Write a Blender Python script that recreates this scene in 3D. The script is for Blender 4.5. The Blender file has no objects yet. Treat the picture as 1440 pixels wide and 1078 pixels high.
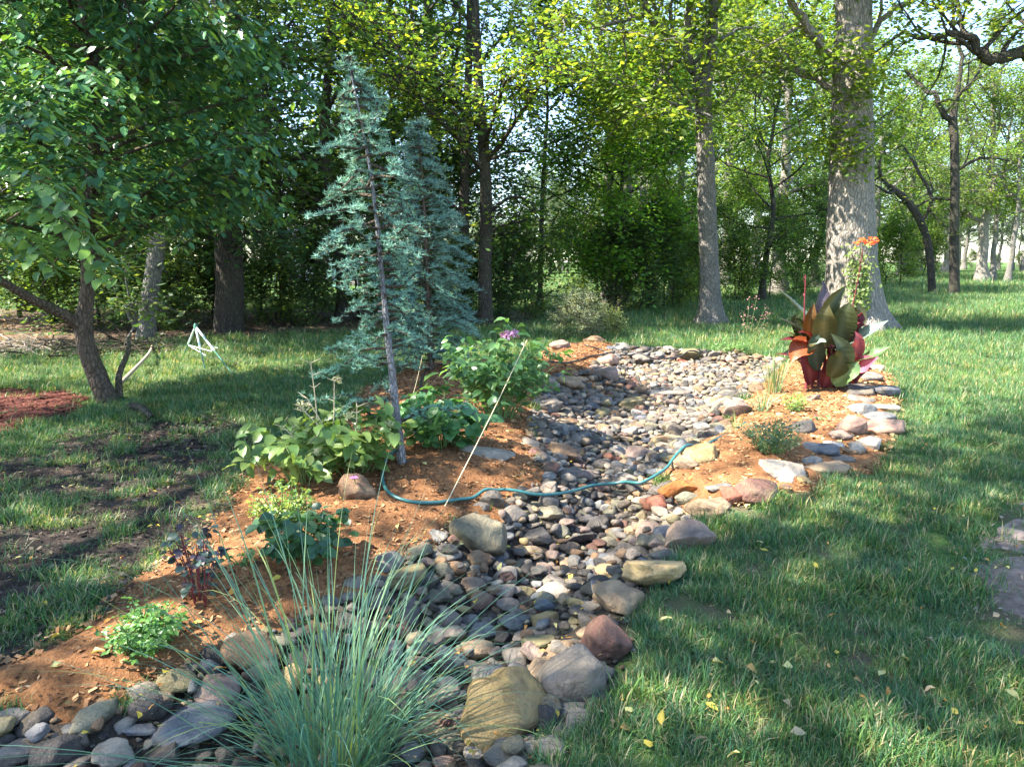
import bpy, math, random, time
import numpy as np
from mathutils import Vector, Matrix, noise as mn
T0 = time.time()
SC = bpy.context.scene
C = SC.collection
R = math.radians

# ------------------------------------------------------------------ camera, sky, sun, exposure
CAM_H = 1.6
FPX = 1040.0                      # focal length in pixels of the 1440 wide photograph
HORIZON = 368.0
PITCH = math.atan((539 - HORIZON) / FPX)
cam_d = bpy.data.cameras.new('camera'); cam = bpy.data.objects.new('camera', cam_d); C.objects.link(cam)
cam_d.sensor_width = 36; cam_d.lens = 36 * FPX / 1440; cam_d.clip_end = 3000; cam_d.clip_start = 0.05
cam.location = (0, 0, CAM_H); cam.rotation_euler = (math.pi / 2 - PITCH, 0, 0)
SC.camera = cam

SUN_EL, SUN_AZ = 50.0, -104.0      # azimuth measured from +Y towards +X
w = bpy.data.worlds.new('World'); SC.world = w; w.use_nodes = True
nt = w.node_tree; bg = nt.nodes['Background']
sky = nt.nodes.new('ShaderNodeTexSky'); sky.sky_type = 'NISHITA'; sky.sun_disc = False
sky.sun_elevation = R(SUN_EL); sky.sun_rotation = R(SUN_AZ); sky.air_density = 1.0; sky.dust_density = .4; sky.ozone_density = 2.5
nt.links.new(sky.outputs[0], bg.inputs[0]); bg.inputs[1].default_value = 0.12
sd = bpy.data.lights.new('sun', 'SUN'); sd.energy = 5.0; sd.angle = R(0.5); sd.color = (1.0, 0.94, 0.84)
so = bpy.data.objects.new('sun', sd); C.objects.link(so); so.location = (-30, 0, 40)
sdir = Vector((math.sin(R(SUN_AZ)) * math.cos(R(SUN_EL)), math.cos(R(SUN_AZ)) * math.cos(R(SUN_EL)), math.sin(R(SUN_EL))))
so.rotation_euler = sdir.to_track_quat('Z', 'Y').to_euler()
SC.view_settings.view_transform = 'Standard'; SC.view_settings.look = 'None'
SC.view_settings.gamma = 1; SC.view_settings.use_curve_mapping = False
SC.view_settings.exposure = 2.5
SC.render.engine = 'CYCLES'
SC.cycles.max_bounces = 8; SC.cycles.diffuse_bounces = 5; SC.cycles.transmission_bounces = 6
SC.cycles.glossy_bounces = 2; SC.cycles.transparent_max_bounces = 4
SC.cycles.caustics_reflective = False; SC.cycles.caustics_refractive = False

# ------------------------------------------------------------------ helpers
def tag(o, label=None, cat=None, group=None, kind=None):
    if label: o['label'] = label
    if cat: o['category'] = cat
    if group: o['group'] = group
    if kind: o['kind'] = kind
    return o
def empty(name, loc, label=None, cat=None, group=None, rz=0):
    o = bpy.data.objects.new(name, None); C.objects.link(o); o.location = loc; o.rotation_euler = (0, 0, rz)
    o.empty_display_size = 0.2
    return tag(o, label, cat, group)
def link(name, me, parent=None, loc=(0, 0, 0), color=None):
    o = bpy.data.objects.new(name, me); C.objects.link(o)
    o.location = loc
    if parent is not None: o.parent = parent
    if color is not None: o.color = (*color[:3], 1)
    return o

class MB:
    """collects numpy vertices and faces, then makes ONE mesh"""
    def __init__(s): s.V = []; s.F = {3: [], 4: []}; s.col = []; s.n = 0; s.mi = {3: [], 4: []}
    def add(s, V, F, col=(1, 1, 1), mi=0):
        V = np.asarray(V, float).reshape(-1, 3); F = np.asarray(F, int)
        if len(F) == 0: return
        k = F.shape[1]
        s.V.append(V); s.F[k].append(F + s.n); s.mi[k].append(np.full(len(F), mi))
        c = np.asarray(col, float)
        if c.ndim == 1: c = np.tile(c, (len(V), 1))
        s.col.append(c); s.n += len(V)
    def mesh(s, name, mats, smooth=True):
        me = bpy.data.meshes.new(name)
        V = np.concatenate(s.V) if s.V else np.zeros((0, 3)); col = np.concatenate(s.col) if s.col else np.zeros((0, 3))
        loops = []; tot = []; mi = []
        for k in (3, 4):
            if s.F[k]:
                f = np.concatenate(s.F[k]); loops.append(f.ravel()); tot.append(np.full(len(f), k)); mi.append(np.concatenate(s.mi[k]))
        loops = np.concatenate(loops); tot = np.concatenate(tot); mi = np.concatenate(mi)
        me.vertices.add(len(V)); me.vertices.foreach_set('co', V.ravel())
        me.loops.add(len(loops)); me.loops.foreach_set('vertex_index', loops.astype(np.int32))
        me.polygons.add(len(tot)); st = np.concatenate([[0], np.cumsum(tot)[:-1]])
        me.polygons.foreach_set('loop_start', st.astype(np.int32))
        try: me.polygons.foreach_set('loop_total', tot.astype(np.int32))
        except Exception: pass
        me.polygons.foreach_set('material_index', mi.astype(np.int32))
        me.polygons.foreach_set('use_smooth', np.full(len(tot), smooth))
        a = me.color_attributes.new('Col', 'FLOAT_COLOR', 'POINT')
        a.data.foreach_set('color', np.concatenate([col, np.ones((len(col), 1))], 1).ravel())
        for m in (mats if isinstance(mats, (list, tuple)) else [mats]): me.materials.append(m)
        me.update(calc_edges=True); me.validate()
        return me

def tube(pts, rad, sides=6, cap=True):
    pts = np.asarray(pts, float); n = len(pts); rad = np.broadcast_to(np.asarray(rad, float), (n,))
    t = np.gradient(pts, axis=0); t /= np.linalg.norm(t, axis=1, keepdims=True) + 1e-9
    ref = np.array([0, 0, 1.0]) if abs(t[0, 2]) < .8 else np.array([1.0, 0, 0])
    u = np.cross(t, ref); u /= np.linalg.norm(u, axis=1, keepdims=True) + 1e-9
    for i in range(1, n):
        if np.dot(u[i], u[i - 1]) < 0: u[i] = -u[i]
    v = np.cross(t, u)
    a = np.arange(sides) * 2 * math.pi / sides
    V = pts[:, None, :] + rad[:, None, None] * (np.cos(a)[None, :, None] * u[:, None, :] + np.sin(a)[None, :, None] * v[:, None, :])
    V = V.reshape(-1, 3)
    i = np.arange(n - 1)[:, None] * sides; j = np.arange(sides)[None, :]; j2 = (j + 1) % sides
    F = np.stack([i + j, i + j2, i + sides + j2, i + sides + j], -1).reshape(-1, 4)
    return V, F
def smooth_path(p, k=4):
    p = np.asarray(p, float)
    q = np.concatenate([[2 * p[0] - p[1]], p, [2 * p[-1] - p[-2]]]); out = []
    for i in range(1, len(q) - 2):
        for s in range(k):
            t = s / k
            out.append(.5 * ((2 * q[i]) + (-q[i - 1] + q[i + 1]) * t + (2 * q[i - 1] - 5 * q[i] + 4 * q[i + 1] - q[i + 2]) * t * t + (-q[i - 1] + 3 * q[i] - 3 * q[i + 1] + q[i + 2]) * t ** 3))
    out.append(p[-1]); return np.array(out)

# pixel of the 1440x1078 photograph -> place in the world
SP, CP = math.sin(PITCH), math.cos(PITCH)
def ray(px, py):
    xc = (np.asarray(px, float) - 720) / FPX; yc = (539 - np.asarray(py, float)) / FPX
    return xc, CP + yc * SP, -SP + yc * CP
def P(px, py, Y):
    x, y, z = ray(px, py); t = Y / y
    return np.array([x * t, Y + 0 * x, CAM_H + z * t]).T
def G0(px, py, z0=0.0):
    x, y, z = ray(px, py); t = (z0 - CAM_H) / z
    return np.array([x * t, y * t]).T
def proj(X, Y, Z):
    d = Y * CP - (Z - CAM_H) * SP; u = Y * SP + (Z - CAM_H) * CP
    return 720 + FPX * X / d, 539 - FPX * u / d, d

def poly(pts): return np.array([G0(a, b) for a, b in pts])
def sdist(x, y, pg):
    """signed distance to polygon, positive inside"""
    x = np.asarray(x, float); y = np.asarray(y, float)
    d = np.full(x.shape, 1e9); ins = np.zeros(x.shape, bool); n = len(pg)
    for i in range(n):
        ax, ay = pg[i]; bx, by = pg[(i + 1) % n]
        ex, ey = bx - ax, by - ay; L = ex * ex + ey * ey + 1e-12
        t = np.clip(((x - ax) * ex + (y - ay) * ey) / L, 0, 1)
        d = np.minimum(d, (x - ax - t * ex) ** 2 + (y - ay - t * ey) ** 2)
        c = ((ay > y) != (by > y)) & (x < (bx - ax) * (y - ay) / (by - ay + 1e-12) + ax)
        ins ^= c
    d = np.sqrt(d); return np.where(ins, d, -d)
def sstep(a, b, v): t = np.clip((v - a) / (b - a), 0, 1); return t * t * (3 - 2 * t)
_rs = np.random.RandomState(7); _ph = _rs.rand(40, 3) * 6.28; _dr = _rs.rand(40) * 6.28
def wnoise(x, y, f, k=0, n=7):
    s = 0
    for i in range(n):
        a = _dr[(i + k) % 40]; ff = f * (1 + .45 * i / n * 2)
        s = s + np.sin((x * math.cos(a) + y * math.sin(a)) * ff * 6.28 + _ph[(i + k) % 40, 0] + 1.7 * np.sin((-x * math.sin(a) + y * math.cos(a)) * ff * 3.1 + _ph[(i + k) % 40, 1]))
    return s / n ** .5 / .75

CREEK = poly([(858, 489), (1000, 492), (1092, 502), (1104, 514), (1085, 528), (1052, 560), (1018, 585), (1040, 600), (965, 640), (930, 668),
              (950, 685), (1005, 715), (985, 745), (935, 795), (895, 850), (880, 915), (850, 985), (780, 1062), (770, 1250), (100, 1300), (-350, 1200),
              (-300, 1010), (-60, 985), (90, 990), (200, 965), (290, 905), (420, 860), (530, 800), (580, 770), (640, 722), (700, 700), (765, 672), (742, 640), (738, 600),
              (748, 560), (775, 528), (825, 522)])
MULCH_L = poly([(868, 484), (800, 484), (770, 492), (740, 505), (600, 512), (520, 540), (480, 590), (345, 672), (290, 735), (190, 830), (60, 920), (-120, 980), (-350, 1030),
                (-300, 1100), (-60, 1010), (90, 1010), (200, 985), (290, 925), (440, 870), (560, 800), (650, 735), (700, 712), (780, 678), (760, 640), (750, 600), (760, 560), (785, 535), (835, 528), (866, 500)])
ISLE = poly([(915, 682), (960, 635), (1030, 595), (1015, 580), (1055, 548), (1095, 515), (1150, 505), (1235, 512), (1262, 545), (1268, 600), (1240, 650), (1150, 700), (1080, 715), (1005, 725)])
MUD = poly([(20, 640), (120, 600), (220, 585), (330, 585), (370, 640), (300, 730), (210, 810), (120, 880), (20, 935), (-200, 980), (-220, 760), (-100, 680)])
DIRT_R = poly([(1350, 790), (1400, 735), (1470, 690), (1700, 660), (1800, 900), (1500, 930), (1400, 905), (1370, 850)])
REDM = poly([(-200, 560), (20, 548), (90, 552), (128, 563), (100, 582), (20, 608), (-80, 640), (-250, 650)])
WOODS = poly([(-400, 530), (0, 502), (180, 484), (420, 474), (560, 466), (700, 460), (770, 455), (790, 445), (700, 437), (400, 434), (0, 434), (-400, 436), (-900, 450), (-900, 560)])

def hgt(x, y):
    x = np.asarray(x, float); y = np.asarray(y, float)
    h = .015 * wnoise(x, y, .35, 3) * sstep(60, 30, np.hypot(x, y))
    c = sdist(x, y, CREEK)
    h = h - .24 * sstep(-.12, .75, c)
    m = sdist(x, y, MULCH_L); h = h + .10 * sstep(-.1, .8, m) * sstep(.05, -.25, c)
    i = sdist(x, y, ISLE); h = h + .09 * sstep(-.15, .6, i) * sstep(.05, -.2, c)
    h = h + .9 * sstep(25, 90, y) * sstep(2, 25, x) * .6
    return h
def hz(x, y): return float(hgt(np.array([x]), np.array([y]))[0])
def G(px, py, dz=0.0):
    z = 0.0
    for _ in range(12):
        p = G0(px, py, z + dz); z = .5 * z + .5 * hz(p[0], p[1])
    return np.array([p[0], p[1], z])

# ------------------------------------------------------------------ materials
def new_mat(name):
    m = bpy.data.materials.new(name); m.use_nodes = True; nt = m.node_tree
    for n in list(nt.nodes): nt.nodes.remove(n)
    return m, nt
class NT:
    def __init__(s, name):
        s.m, s.nt = new_mat(name); s.out = s.nt.nodes.new('ShaderNodeOutputMaterial')
        s.geo = s.nt.nodes.new('ShaderNodeNewGeometry')
    def n(s, t, **kw):
        nd = s.nt.nodes.new('ShaderNode' + t)
        for k, v in kw.items():
            if k in nd.inputs: s.set(nd.inputs[k], v)
            else: setattr(nd, k, v)
        return nd
    def set(s, inp, v):
        if isinstance(v, bpy.types.NodeSocket): s.nt.links.new(v, inp)
        else: inp.default_value = v
    def noise(s, scale, detail=4, rough=.6, vec=None, dist=0):
        nd = s.n('TexNoise', Scale=scale, Detail=detail, Roughness=rough, Distortion=dist)
        s.nt.links.new(vec if vec is not None else s.geo.outputs['Position'], nd.inputs['Vector']); return nd.outputs['Fac']
    def vor(s, scale, vec=None, feature='F1', out='Distance'):
        nd = s.n('TexVoronoi', Scale=scale); nd.feature = feature
        s.nt.links.new(vec if vec is not None else s.geo.outputs['Position'], nd.inputs['Vector']); return nd.outputs[out]
    def scaled(s, v, sc):
        nd = s.n('VectorMath', operation='MULTIPLY'); s.set(nd.inputs[0], v); nd.inputs[1].default_value = sc; return nd.outputs[0]
    def ramp(s, f, stops):
        nd = s.n('ValToRGB'); s.set(nd.inputs[0], f); e = nd.color_ramp.elements
        while len(e) < len(stops): e.new(.5)
        for i, (p, c) in enumerate(stops):
            e[i].position = p; e[i].color = (*c, 1) if isinstance(c, tuple) else (c, c, c, 1)
        return nd.outputs[0]
    def mix(s, f, a, b, mode='MIX'):
        nd = s.n('Mix', data_type='RGBA', blend_type=mode); s.set(nd.inputs[0], f); s.set(nd.inputs[6], a); s.set(nd.inputs[7], b); return nd.outputs[2]
    def math(s, op, a, b=0.0):
        nd = s.n('Math', operation=op); s.set(nd.inputs[0], a); s.set(nd.inputs[1], b); return nd.outputs[0]
    def bump(s, h, strength=.5, dist=.02, normal=None):
        nd = s.n('Bump', Strength=strength, Distance=dist, Height=h)
        if normal is not None: s.set(nd.inputs['Normal'], normal)
        return nd.outputs[0]
    def pbsdf(s, color, rough=.8, normal=None, spec=.3):
        nd = s.n('BsdfPrincipled'); s.set(nd.inputs['Base Color'], color); s.set(nd.inputs['Roughness'], rough)
        nd.inputs['Specular IOR Level'].default_value = spec
        if normal is not None: s.set(nd.inputs['Normal'], normal)
        return nd
    def done(s, sh): s.nt.links.new(sh, s.out.inputs[0]); return s.m
def c4(c): return (*c, 1)

def mat_leaf(name, tint=None, transl=.5, rough=.45, objcol=True, spec=.35, warm=(1.35, 1.25, .55)):
    b = NT(name); at = b.n('Attribute', attribute_name='Col')
    col = at.outputs['Color']
    if objcol:
        oi = b.n('ObjectInfo'); col = b.mix(1.0, col, oi.outputs['Color'], 'MULTIPLY')
    if tint: col = b.mix(1.0, col, c4(tint), 'MULTIPLY')
    f = b.noise(1.3, 3); col = b.mix(1.0, col, b.ramp(f, [(.3, (.75, .8, .85)), (.7, (1.2, 1.15, 1.0))]), 'MULTIPLY')
    p = b.pbsdf(col, rough, None, spec)
    tr = b.n('BsdfTranslucent'); b.set(tr.inputs[0], b.mix(1.0, col, c4(warm), 'MULTIPLY'))
    mx = b.n('MixShader'); mx.inputs[0].default_value = transl
    b.nt.links.new(p.outputs[0], mx.inputs[1]); b.nt.links.new(tr.outputs[0], mx.inputs[2])
    return b.done(mx.outputs[0])
M_LEAF = mat_leaf('foliage_leaf')
M_FAR = mat_leaf('far_leaf', objcol=False)
M_GLOSSY = mat_leaf('glossy_leaf', transl=.38, rough=.38, spec=.5)
M_NEEDLE = mat_leaf('cedar_needle', transl=.15, rough=.6, warm=(1.1, 1.1, .8))
M_CANNA = mat_leaf('canna_leaf', transl=.22, rough=.42, spec=.25, warm=(1.6, 1.0, .5))
M_PETAL = mat_leaf('flower_petal', transl=.4, rough=.6, warm=(1.2, .9, .8))
M_DEAD = mat_leaf('fallen_leaf', transl=.25, rough=.7, warm=(1.2, 1.0, .6))

def mat_grass(name):
    b = NT(name); at = b.n('Attribute', attribute_name='Col'); col = at.outputs['Color']
    f = b.noise(2.2, 5, .7); col = b.mix(1.0, col, b.ramp(f, [(.32, (.55, .76, .95)), (.5, (1, 1, 1)), (.68, (1.45, 1.25, .85))]), 'MULTIPLY')
    f2 = b.noise(.22, 3); col = b.mix(1.0, col, b.ramp(f2, [(.35, (.85, .95, .95)), (.65, (1.15, 1.08, 1.0))]), 'MULTIPLY')
    p = b.pbsdf(col, .5, None, .3); tr = b.n('BsdfTranslucent'); b.set(tr.inputs[0], b.mix(1.0, col, c4((1.3, 1.25, .6)), 'MULTIPLY'))
    mx = b.n('MixShader'); mx.inputs[0].default_value = .35
    b.nt.links.new(p.outputs[0], mx.inputs[1]); b.nt.links.new(tr.outputs[0], mx.inputs[2])
    return b.done(mx.outputs[0])
M_GRASS = mat_grass('lawn_blades')

def mat_bark(name, dark, light, sc=1.0, mossy=0.0):
    b = NT(name); v = b.scaled(b.geo.outputs['Position'], (1, 1, .3))
    f = b.noise(14 * sc, 6, .7, v, 1.2); g = b.vor(16 * sc, b.scaled(b.geo.outputs['Position'], (1, 1, .38)), 'DISTANCE_TO_EDGE')
    big = b.noise(1.6, 3)
    col = b.ramp(f, [(.3, dark), (.72, light)])
    col = b.mix(b.ramp(g, [(0.0, .55), (.16, 0.0)]), col, c4(tuple(x * .4 for x in dark)))
    col = b.mix(b.ramp(big, [(.35, 0.0), (.75, .45)]), col, c4(tuple(x * .75 for x in light)), 'MIX')
    if mossy: col = b.mix(b.math('MULTIPLY', b.ramp(b.noise(2.3, 4), [(.45, 0.0), (.7, 1.0)]), mossy), col, c4((.10, .12, .05)))
    h = b.math('ADD', b.math('MULTIPLY', f, .6), b.math('MULTIPLY', b.ramp(g, [(0, 0.0), (.25, 1.0)]), .6))
    return b.done(b.pbsdf(col, .9, b.bump(h, .9, .04), .15).outputs[0])
M_BARK = mat_bark('oak_bark', (.10, .085, .07), (.40, .35, .30), 1.0, .15)
M_BARKG = mat_bark('grey_bark', (.08, .075, .065), (.30, .27, .24), 1.3, .2)
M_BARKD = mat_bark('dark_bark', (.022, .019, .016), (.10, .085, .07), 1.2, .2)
M_BARKL = mat_bark('reddish_bark', (.05, .035, .025), (.20, .15, .11), 1.6, .3)
M_BARKC = mat_bark('cedar_bark', (.16, .15, .15), (.42, .41, .42), 3.0)
M_TWIG = mat_bark('twig', (.05, .04, .03), (.22, .18, .13), 4.0)

def mat_rock(name, use_obj):
    b = NT(name)
    if use_obj: col = b.n('ObjectInfo').outputs['Color']
    else: col = b.n('Attribute', attribute_name='Col').outputs['Color']
    f = b.noise(9, 7, .65, None, .6); g = b.noise(55, 5, .7); s = b.noise(160, 3, .6); v = b.noise(3.2, 4, .6, None, 1.5)
    col = b.mix(1.0, col, b.ramp(f, [(.28, (.42, .42, .43)), (.5, (1, 1, 1)), (.74, (1.7, 1.6, 1.45))]), 'MULTIPLY')
    col = b.mix(b.ramp(v, [(.5, 0.0), (.68, .42)]), col, c4((.30, .22, .13)), 'MIX')
    col = b.mix(b.ramp(g, [(.58, 0.0), (.75, .4)]), col, c4((.06, .06, .055)))
    col = b.mix(b.ramp(s, [(.62, 0.0), (.78, .5)]), col, c4((.5, .48, .44)))
    ms = b.noise(4.5, 6, .7); col = b.mix(b.ramp(ms, [(.6, 0.0), (.75, .35)]), col, c4((.14, .15, .06)))
    h = b.math('ADD', b.math('MULTIPLY', f, 1.0), b.math('MULTIPLY', g, .25))
    return b.done(b.pbsdf(col, b.ramp(f, [(.3, .55), (.7, .85)]), b.bump(h, 1.0, .045), .25).outputs[0])
M_ROCK = mat_rock('river_rock', True); M_PEB = mat_rock('river_pebble', False)

def mat_lawn():
    b = NT('lawn_ground'); f = b.noise(.35, 6, .6); g = b.noise(6, 6, .7); k = b.noise(60, 4, .7); q = b.noise(1.7, 5, .65)
    green = b.ramp(g, [(.3, (.040, .090, .020)), (.55, (.065, .135, .030)), (.75, (.11, .18, .045))])
    col = b.mix(b.ramp(q, [(.45, 0.0), (.7, .6)]), green, c4((.12, .105, .05)))
    col = b.mix(1.0, col, b.ramp(k, [(.3, (.5, .5, .5)), (.7, (1.5, 1.5, 1.4))]), 'MULTIPLY')
    # thatch and soil show through close to where the blades stand
    sx_ = b.n('SeparateXYZ'); b.set(sx_.inputs[0], b.geo.outputs['Position']); q = b.math('SUBTRACT', q, b.math('MULTIPLY', b.math('MINIMUM', b.math('SUBTRACT', sx_.outputs[1], 8.0), 20.0), .012))
    col = b.mix(b.ramp(q, [(.42, 0.0), (.62, .85)]), col, c4((.12, .09, .06)))
    h = b.math('ADD', g, b.math('MULTIPLY', k, .6))
    return b.done(b.pbsdf(col, .95, b.bump(h, .8, .05), .1).outputs[0])
M_LAWN = mat_lawn()
def mat_soil(name, dark, mid, light, sc=1.0, chip=.5, bump=.8):
    b = NT(name); f = b.noise(2.2 * sc, 6, .65); g = b.noise(28 * sc, 6, .75); v = b.vor(70 * sc, b.scaled(b.geo.outputs['Position'], (1, .6, 1)), out='Color')
    sep = b.n('SeparateColor'); b.set(sep.inputs[0], v); d = b.vor(70 * sc, b.scaled(b.geo.outputs['Position'], (1, .6, 1)))
    col = b.ramp(g, [(.25, dark), (.5, mid), (.78, light)])
    col = b.mix(b.math('MULTIPLY', b.ramp(sep.outputs[0], [(.5, 0.0), (.95, 1.0)]), chip * .6), col, c4(light))
    col = b.mix(1.0, col, b.ramp(f, [(.3, (.65, .62, .6)), (.7, (1.3, 1.25, 1.2))]), 'MULTIPLY')
    h = b.math('ADD', b.math('MULTIPLY', d, .25), b.math('ADD', g, b.math('MULTIPLY', b.noise(110 * sc, 4, .7), .5)))
    return b.done(b.pbsdf(col, .95, b.bump(h, bump, .03), .1).outputs[0])
M_MULCH = mat_soil('mulch', (.08, .036, .018), (.225, .105, .046), (.38, .205, .095))
M_BED = mat_soil('creek_soil', (.02, .017, .014), (.05, .042, .034), (.10, .085, .07))
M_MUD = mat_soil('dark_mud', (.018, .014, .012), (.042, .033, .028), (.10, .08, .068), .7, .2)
M_DIRT = mat_soil('bare_dirt', (.10, .075, .06), (.22, .17, .14), (.34, .28, .24), .5, .2)
M_REDM = mat_soil('red_mulch', (.04, .015, .012), (.10, .035, .027), (.19, .075, .055), .7, .5)
M_LITTER = mat_soil('leaf_litter', (.03, .022, .016), (.09, .062, .042), (.22, .16, .11), .45, .6)

def mat_plain(name, col, rough=.5, spec=.4, metal=0, var=.25, sc=30):
    b = NT(name); f = b.noise(sc, 4); c = b.mix(1.0, c4(col), b.ramp(f, [(.3, (1 - var,) * 3), (.7, (1 + var,) * 3)]), 'MULTIPLY')
    p = b.pbsdf(c, rough, b.bump(f, .15, .003), spec); p.inputs['Metallic'].default_value = metal
    return b.done(p.outputs[0])
M_HOSE = mat_plain('green_hose', (.035, .13, .125), .35, .5)
M_BHOSE = mat_plain('black_hose', (.02, .02, .022), .4, .5)
M_TRIG = mat_plain('green_paint', (.05, .16, .11), .45, .5); M_TRIW = mat_plain('pale_paint', (.55, .66, .60), .45, .5)
M_TWINE = mat_plain('straw_stalk', (.50, .42, .27), .7, .2)
M_STEMG = mat_plain('green_stem', (.12, .20, .06), .6, .3); M_STEMR = mat_plain('maroon_stem', (.13, .02, .025), .45, .4)
M_WALL = mat_plain('painted_siding', (.62, .62, .58), .8, .2, 0, .08, 3); M_ROOF = mat_plain('shingle_roof', (.13, .12, .12), .9, .2, 0, .3, 8)
M_GLASS = mat_plain('window_glass', (.05, .07, .09), .08, .8, 0, .05)
M_TWIGD = mat_plain('dry_twig', (.30, .24, .18), .85, .2)

# ------------------------------------------------------------------ ground
def axis(a, b, fine0, fine1, step, grow=1.09):
    xs = list(np.arange(fine0, fine1 + 1e-6, step)); s = step; x = fine1
    while x < b: s *= grow; x += s; xs.append(x)
    s = step; x = fine0; lo = []
    while x > a: s *= grow; x -= s; lo.append(x)
    return np.array(lo[::-1] + xs)
def grid_mesh(name, xs, ys, zf, mat, keep=None):
    X, Y = np.meshgrid(xs, ys, indexing='ij'); Z = zf(X, Y)
    V = np.stack([X, Y, Z], -1).reshape(-1, 3); ny = len(ys)
    i = np.arange(len(xs) - 1)[:, None] * ny; j = np.arange(ny - 1)[None, :]
    F = np.stack([i + j, i + ny + j, i + ny + j + 1, i + j + 1], -1).reshape(-1, 4)
    if keep is not None:
        k = keep(X, Y).ravel(); F = F[k[F].any(1)]
        used = np.unique(F); mp = -np.ones(len(V), int); mp[used] = np.arange(len(used)); V = V[used]; F = mp[F]
    b = MB(); b.add(V, F); return b.mesh(name, mat)
me = grid_mesh('lawn_ground', axis(-900, 900, -5.5, 6, .07, 1.12), axis(-60, 1200, 1.2, 15, .07, 1.10), lambda X, Y: hgt(X, Y), M_LAWN)
tag(link('ground', me), 'dappled mown lawn that runs off under the trees', kind='structure')
def sheet(name, pg, mat, step, thick, label, edge=.10, nf=1.1, rough=.006, cut=None):
    lo = pg.min(0) - .3; hi = pg.max(0) + .3; sdn = lambda X, Y: sdist(X, Y, pg) + edge * .5 * wnoise(X, Y, nf, 11)
    def zf(X, Y):
        s = sdn(X, Y)
        return hgt(X, Y) - .012 + (thick + .012) * sstep(-.04, edge, s) + rough * wnoise(X, Y, 4.0, 5) * sstep(0, .1, s)
    me = grid_mesh(name, np.arange(lo[0], hi[0], step), np.arange(lo[1], hi[1], step), zf, mat, lambda X, Y: sdn(X, Y) > -.06)
    return tag(link(name, me), label, kind='structure')
sheet('creek_bed', CREEK, M_BED, .06, .008, 'dark soil under the stones of the dry creek')
sheet('mulch_bed', MULCH_L, M_MULCH, .05, .030, 'orange brown mulch bank beside the dry creek', rough=.008)
sheet('mulch_island', ISLE, M_MULCH, .05, .030, 'orange mulch bed round the canna lily', rough=.008)
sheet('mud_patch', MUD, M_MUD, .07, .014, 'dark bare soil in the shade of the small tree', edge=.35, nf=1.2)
sheet('dirt_patch', DIRT_R, M_DIRT, .06, .012, 'dry bare dirt worn into the lawn', edge=.25, nf=1.6)
sheet('red_mulch_bed', REDM, M_REDM, .07, .03, 'red bark mulch at the foot of the small tree')
sheet('woodland_floor', WOODS, M_LITTER, .5, .03, 'brown leaf litter under the woods', edge=.8, nf=.3, rough=.02)
print('ground', round(time.time() - T0, 1))

# ------------------------------------------------------------------ trees
def unit(v): return v / (np.linalg.norm(v, axis=-1, keepdims=True) + 1e-9)
def wig(rng, p0, d0, L, n, bend, up=0.0, droop=0.0):
    """a wandering polyline"""
    pts = [np.array(p0, float)]; d = unit(np.array(d0, float)); s = L / n
    for i in range(n):
        d = unit(d + rng.normal(0, bend, 3) + np.array([0, 0, up - droop * i / n]))
        pts.append(pts[-1] + d * s)
    return np.array(pts), d
LEAFCOL = [np.array(c) for c in [(.085, .145, .045), (.11, .17, .05), (.07, .125, .05), (.16, .20, .06), (.08, .14, .065)]]
def leaf_quads(rng, C0, size, flat=.55, col=None, droop=.15, asp=.55, varcol=.25):
    """one folded kite per leaf"""
    n = len(C0)
    a = rng.rand(n) * 6.283; d = np.stack([np.cos(a), np.sin(a), rng.normal(-droop, .35, n)], 1); d = unit(d)
    nr = unit(np.stack([rng.normal(0, flat, n), rng.normal(0, flat, n), np.ones(n)], 1)); sd_ = unit(np.cross(nr, d)); nr = unit(np.cross(d, sd_))
    L = size * rng.uniform(.65, 1.25, n)[:, None]; W = L * asp
    v0 = C0; v1 = C0 + d * L * .45 + sd_ * W * .5 - nr * L * .05; v2 = C0 + d * L; v3 = C0 + d * L * .45 - sd_ * W * .5 - nr * L * .05
    V = np.stack([v0, v1, v2, v3], 1).reshape(-1, 3); F = np.arange(n * 4).reshape(-1, 4)
    c = col if col is not None else np.array(LEAFCOL)[rng.randint(0, len(LEAFCOL), n)]
    c = c * rng.uniform(1 - varcol, 1 + varcol * 1.3, n)[:, None]
    return V, F, np.repeat(c, 4, 0)
def leaf_shapes(rng, C0, size, D=None, flat=.35, col=None, asp=.5, varcol=.25):
    """pointed oval leaves folded along the midrib, six vertices each"""
    n = len(C0)
    if D is None:
        a = rng.rand(n) * 6.283; D = np.stack([np.cos(a), np.sin(a), rng.normal(-.25, .3, n)], 1)
    d = unit(D); nr = unit(np.stack([rng.normal(0, flat, n), rng.normal(0, flat, n), np.ones(n)], 1)); s = unit(np.cross(nr, d)); nr = unit(np.cross(d, s))
    L = size * rng.uniform(.7, 1.2, n)[:, None]; W = L * asp * .5
    m = C0 + d * L * .45 - nr * L * .05
    v = [C0, C0 + d * L * .3 + s * W * .95, C0 + d * L * .65 + s * W * .75 - nr * L * .04, C0 + d * L - nr * L * .1, C0 + d * L * .65 - s * W * .75 - nr * L * .04, C0 + d * L * .3 - s * W * .95, m]
    V = np.stack(v, 1).reshape(-1, 3); b = np.arange(n)[:, None] * 7
    F = np.concatenate([b + np.array([[0, 1, 2, 6]]), b + np.array([[6, 2, 3, 4]]), b + np.array([[0, 6, 4, 5]])])
    c = (col if col is not None else np.array(LEAFCOL)[rng.randint(0, len(LEAFCOL), n)]) * rng.uniform(1 - varcol, 1 + varcol * 1.3, n)[:, None]
    return V, F, np.repeat(c, 7, 0)

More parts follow.
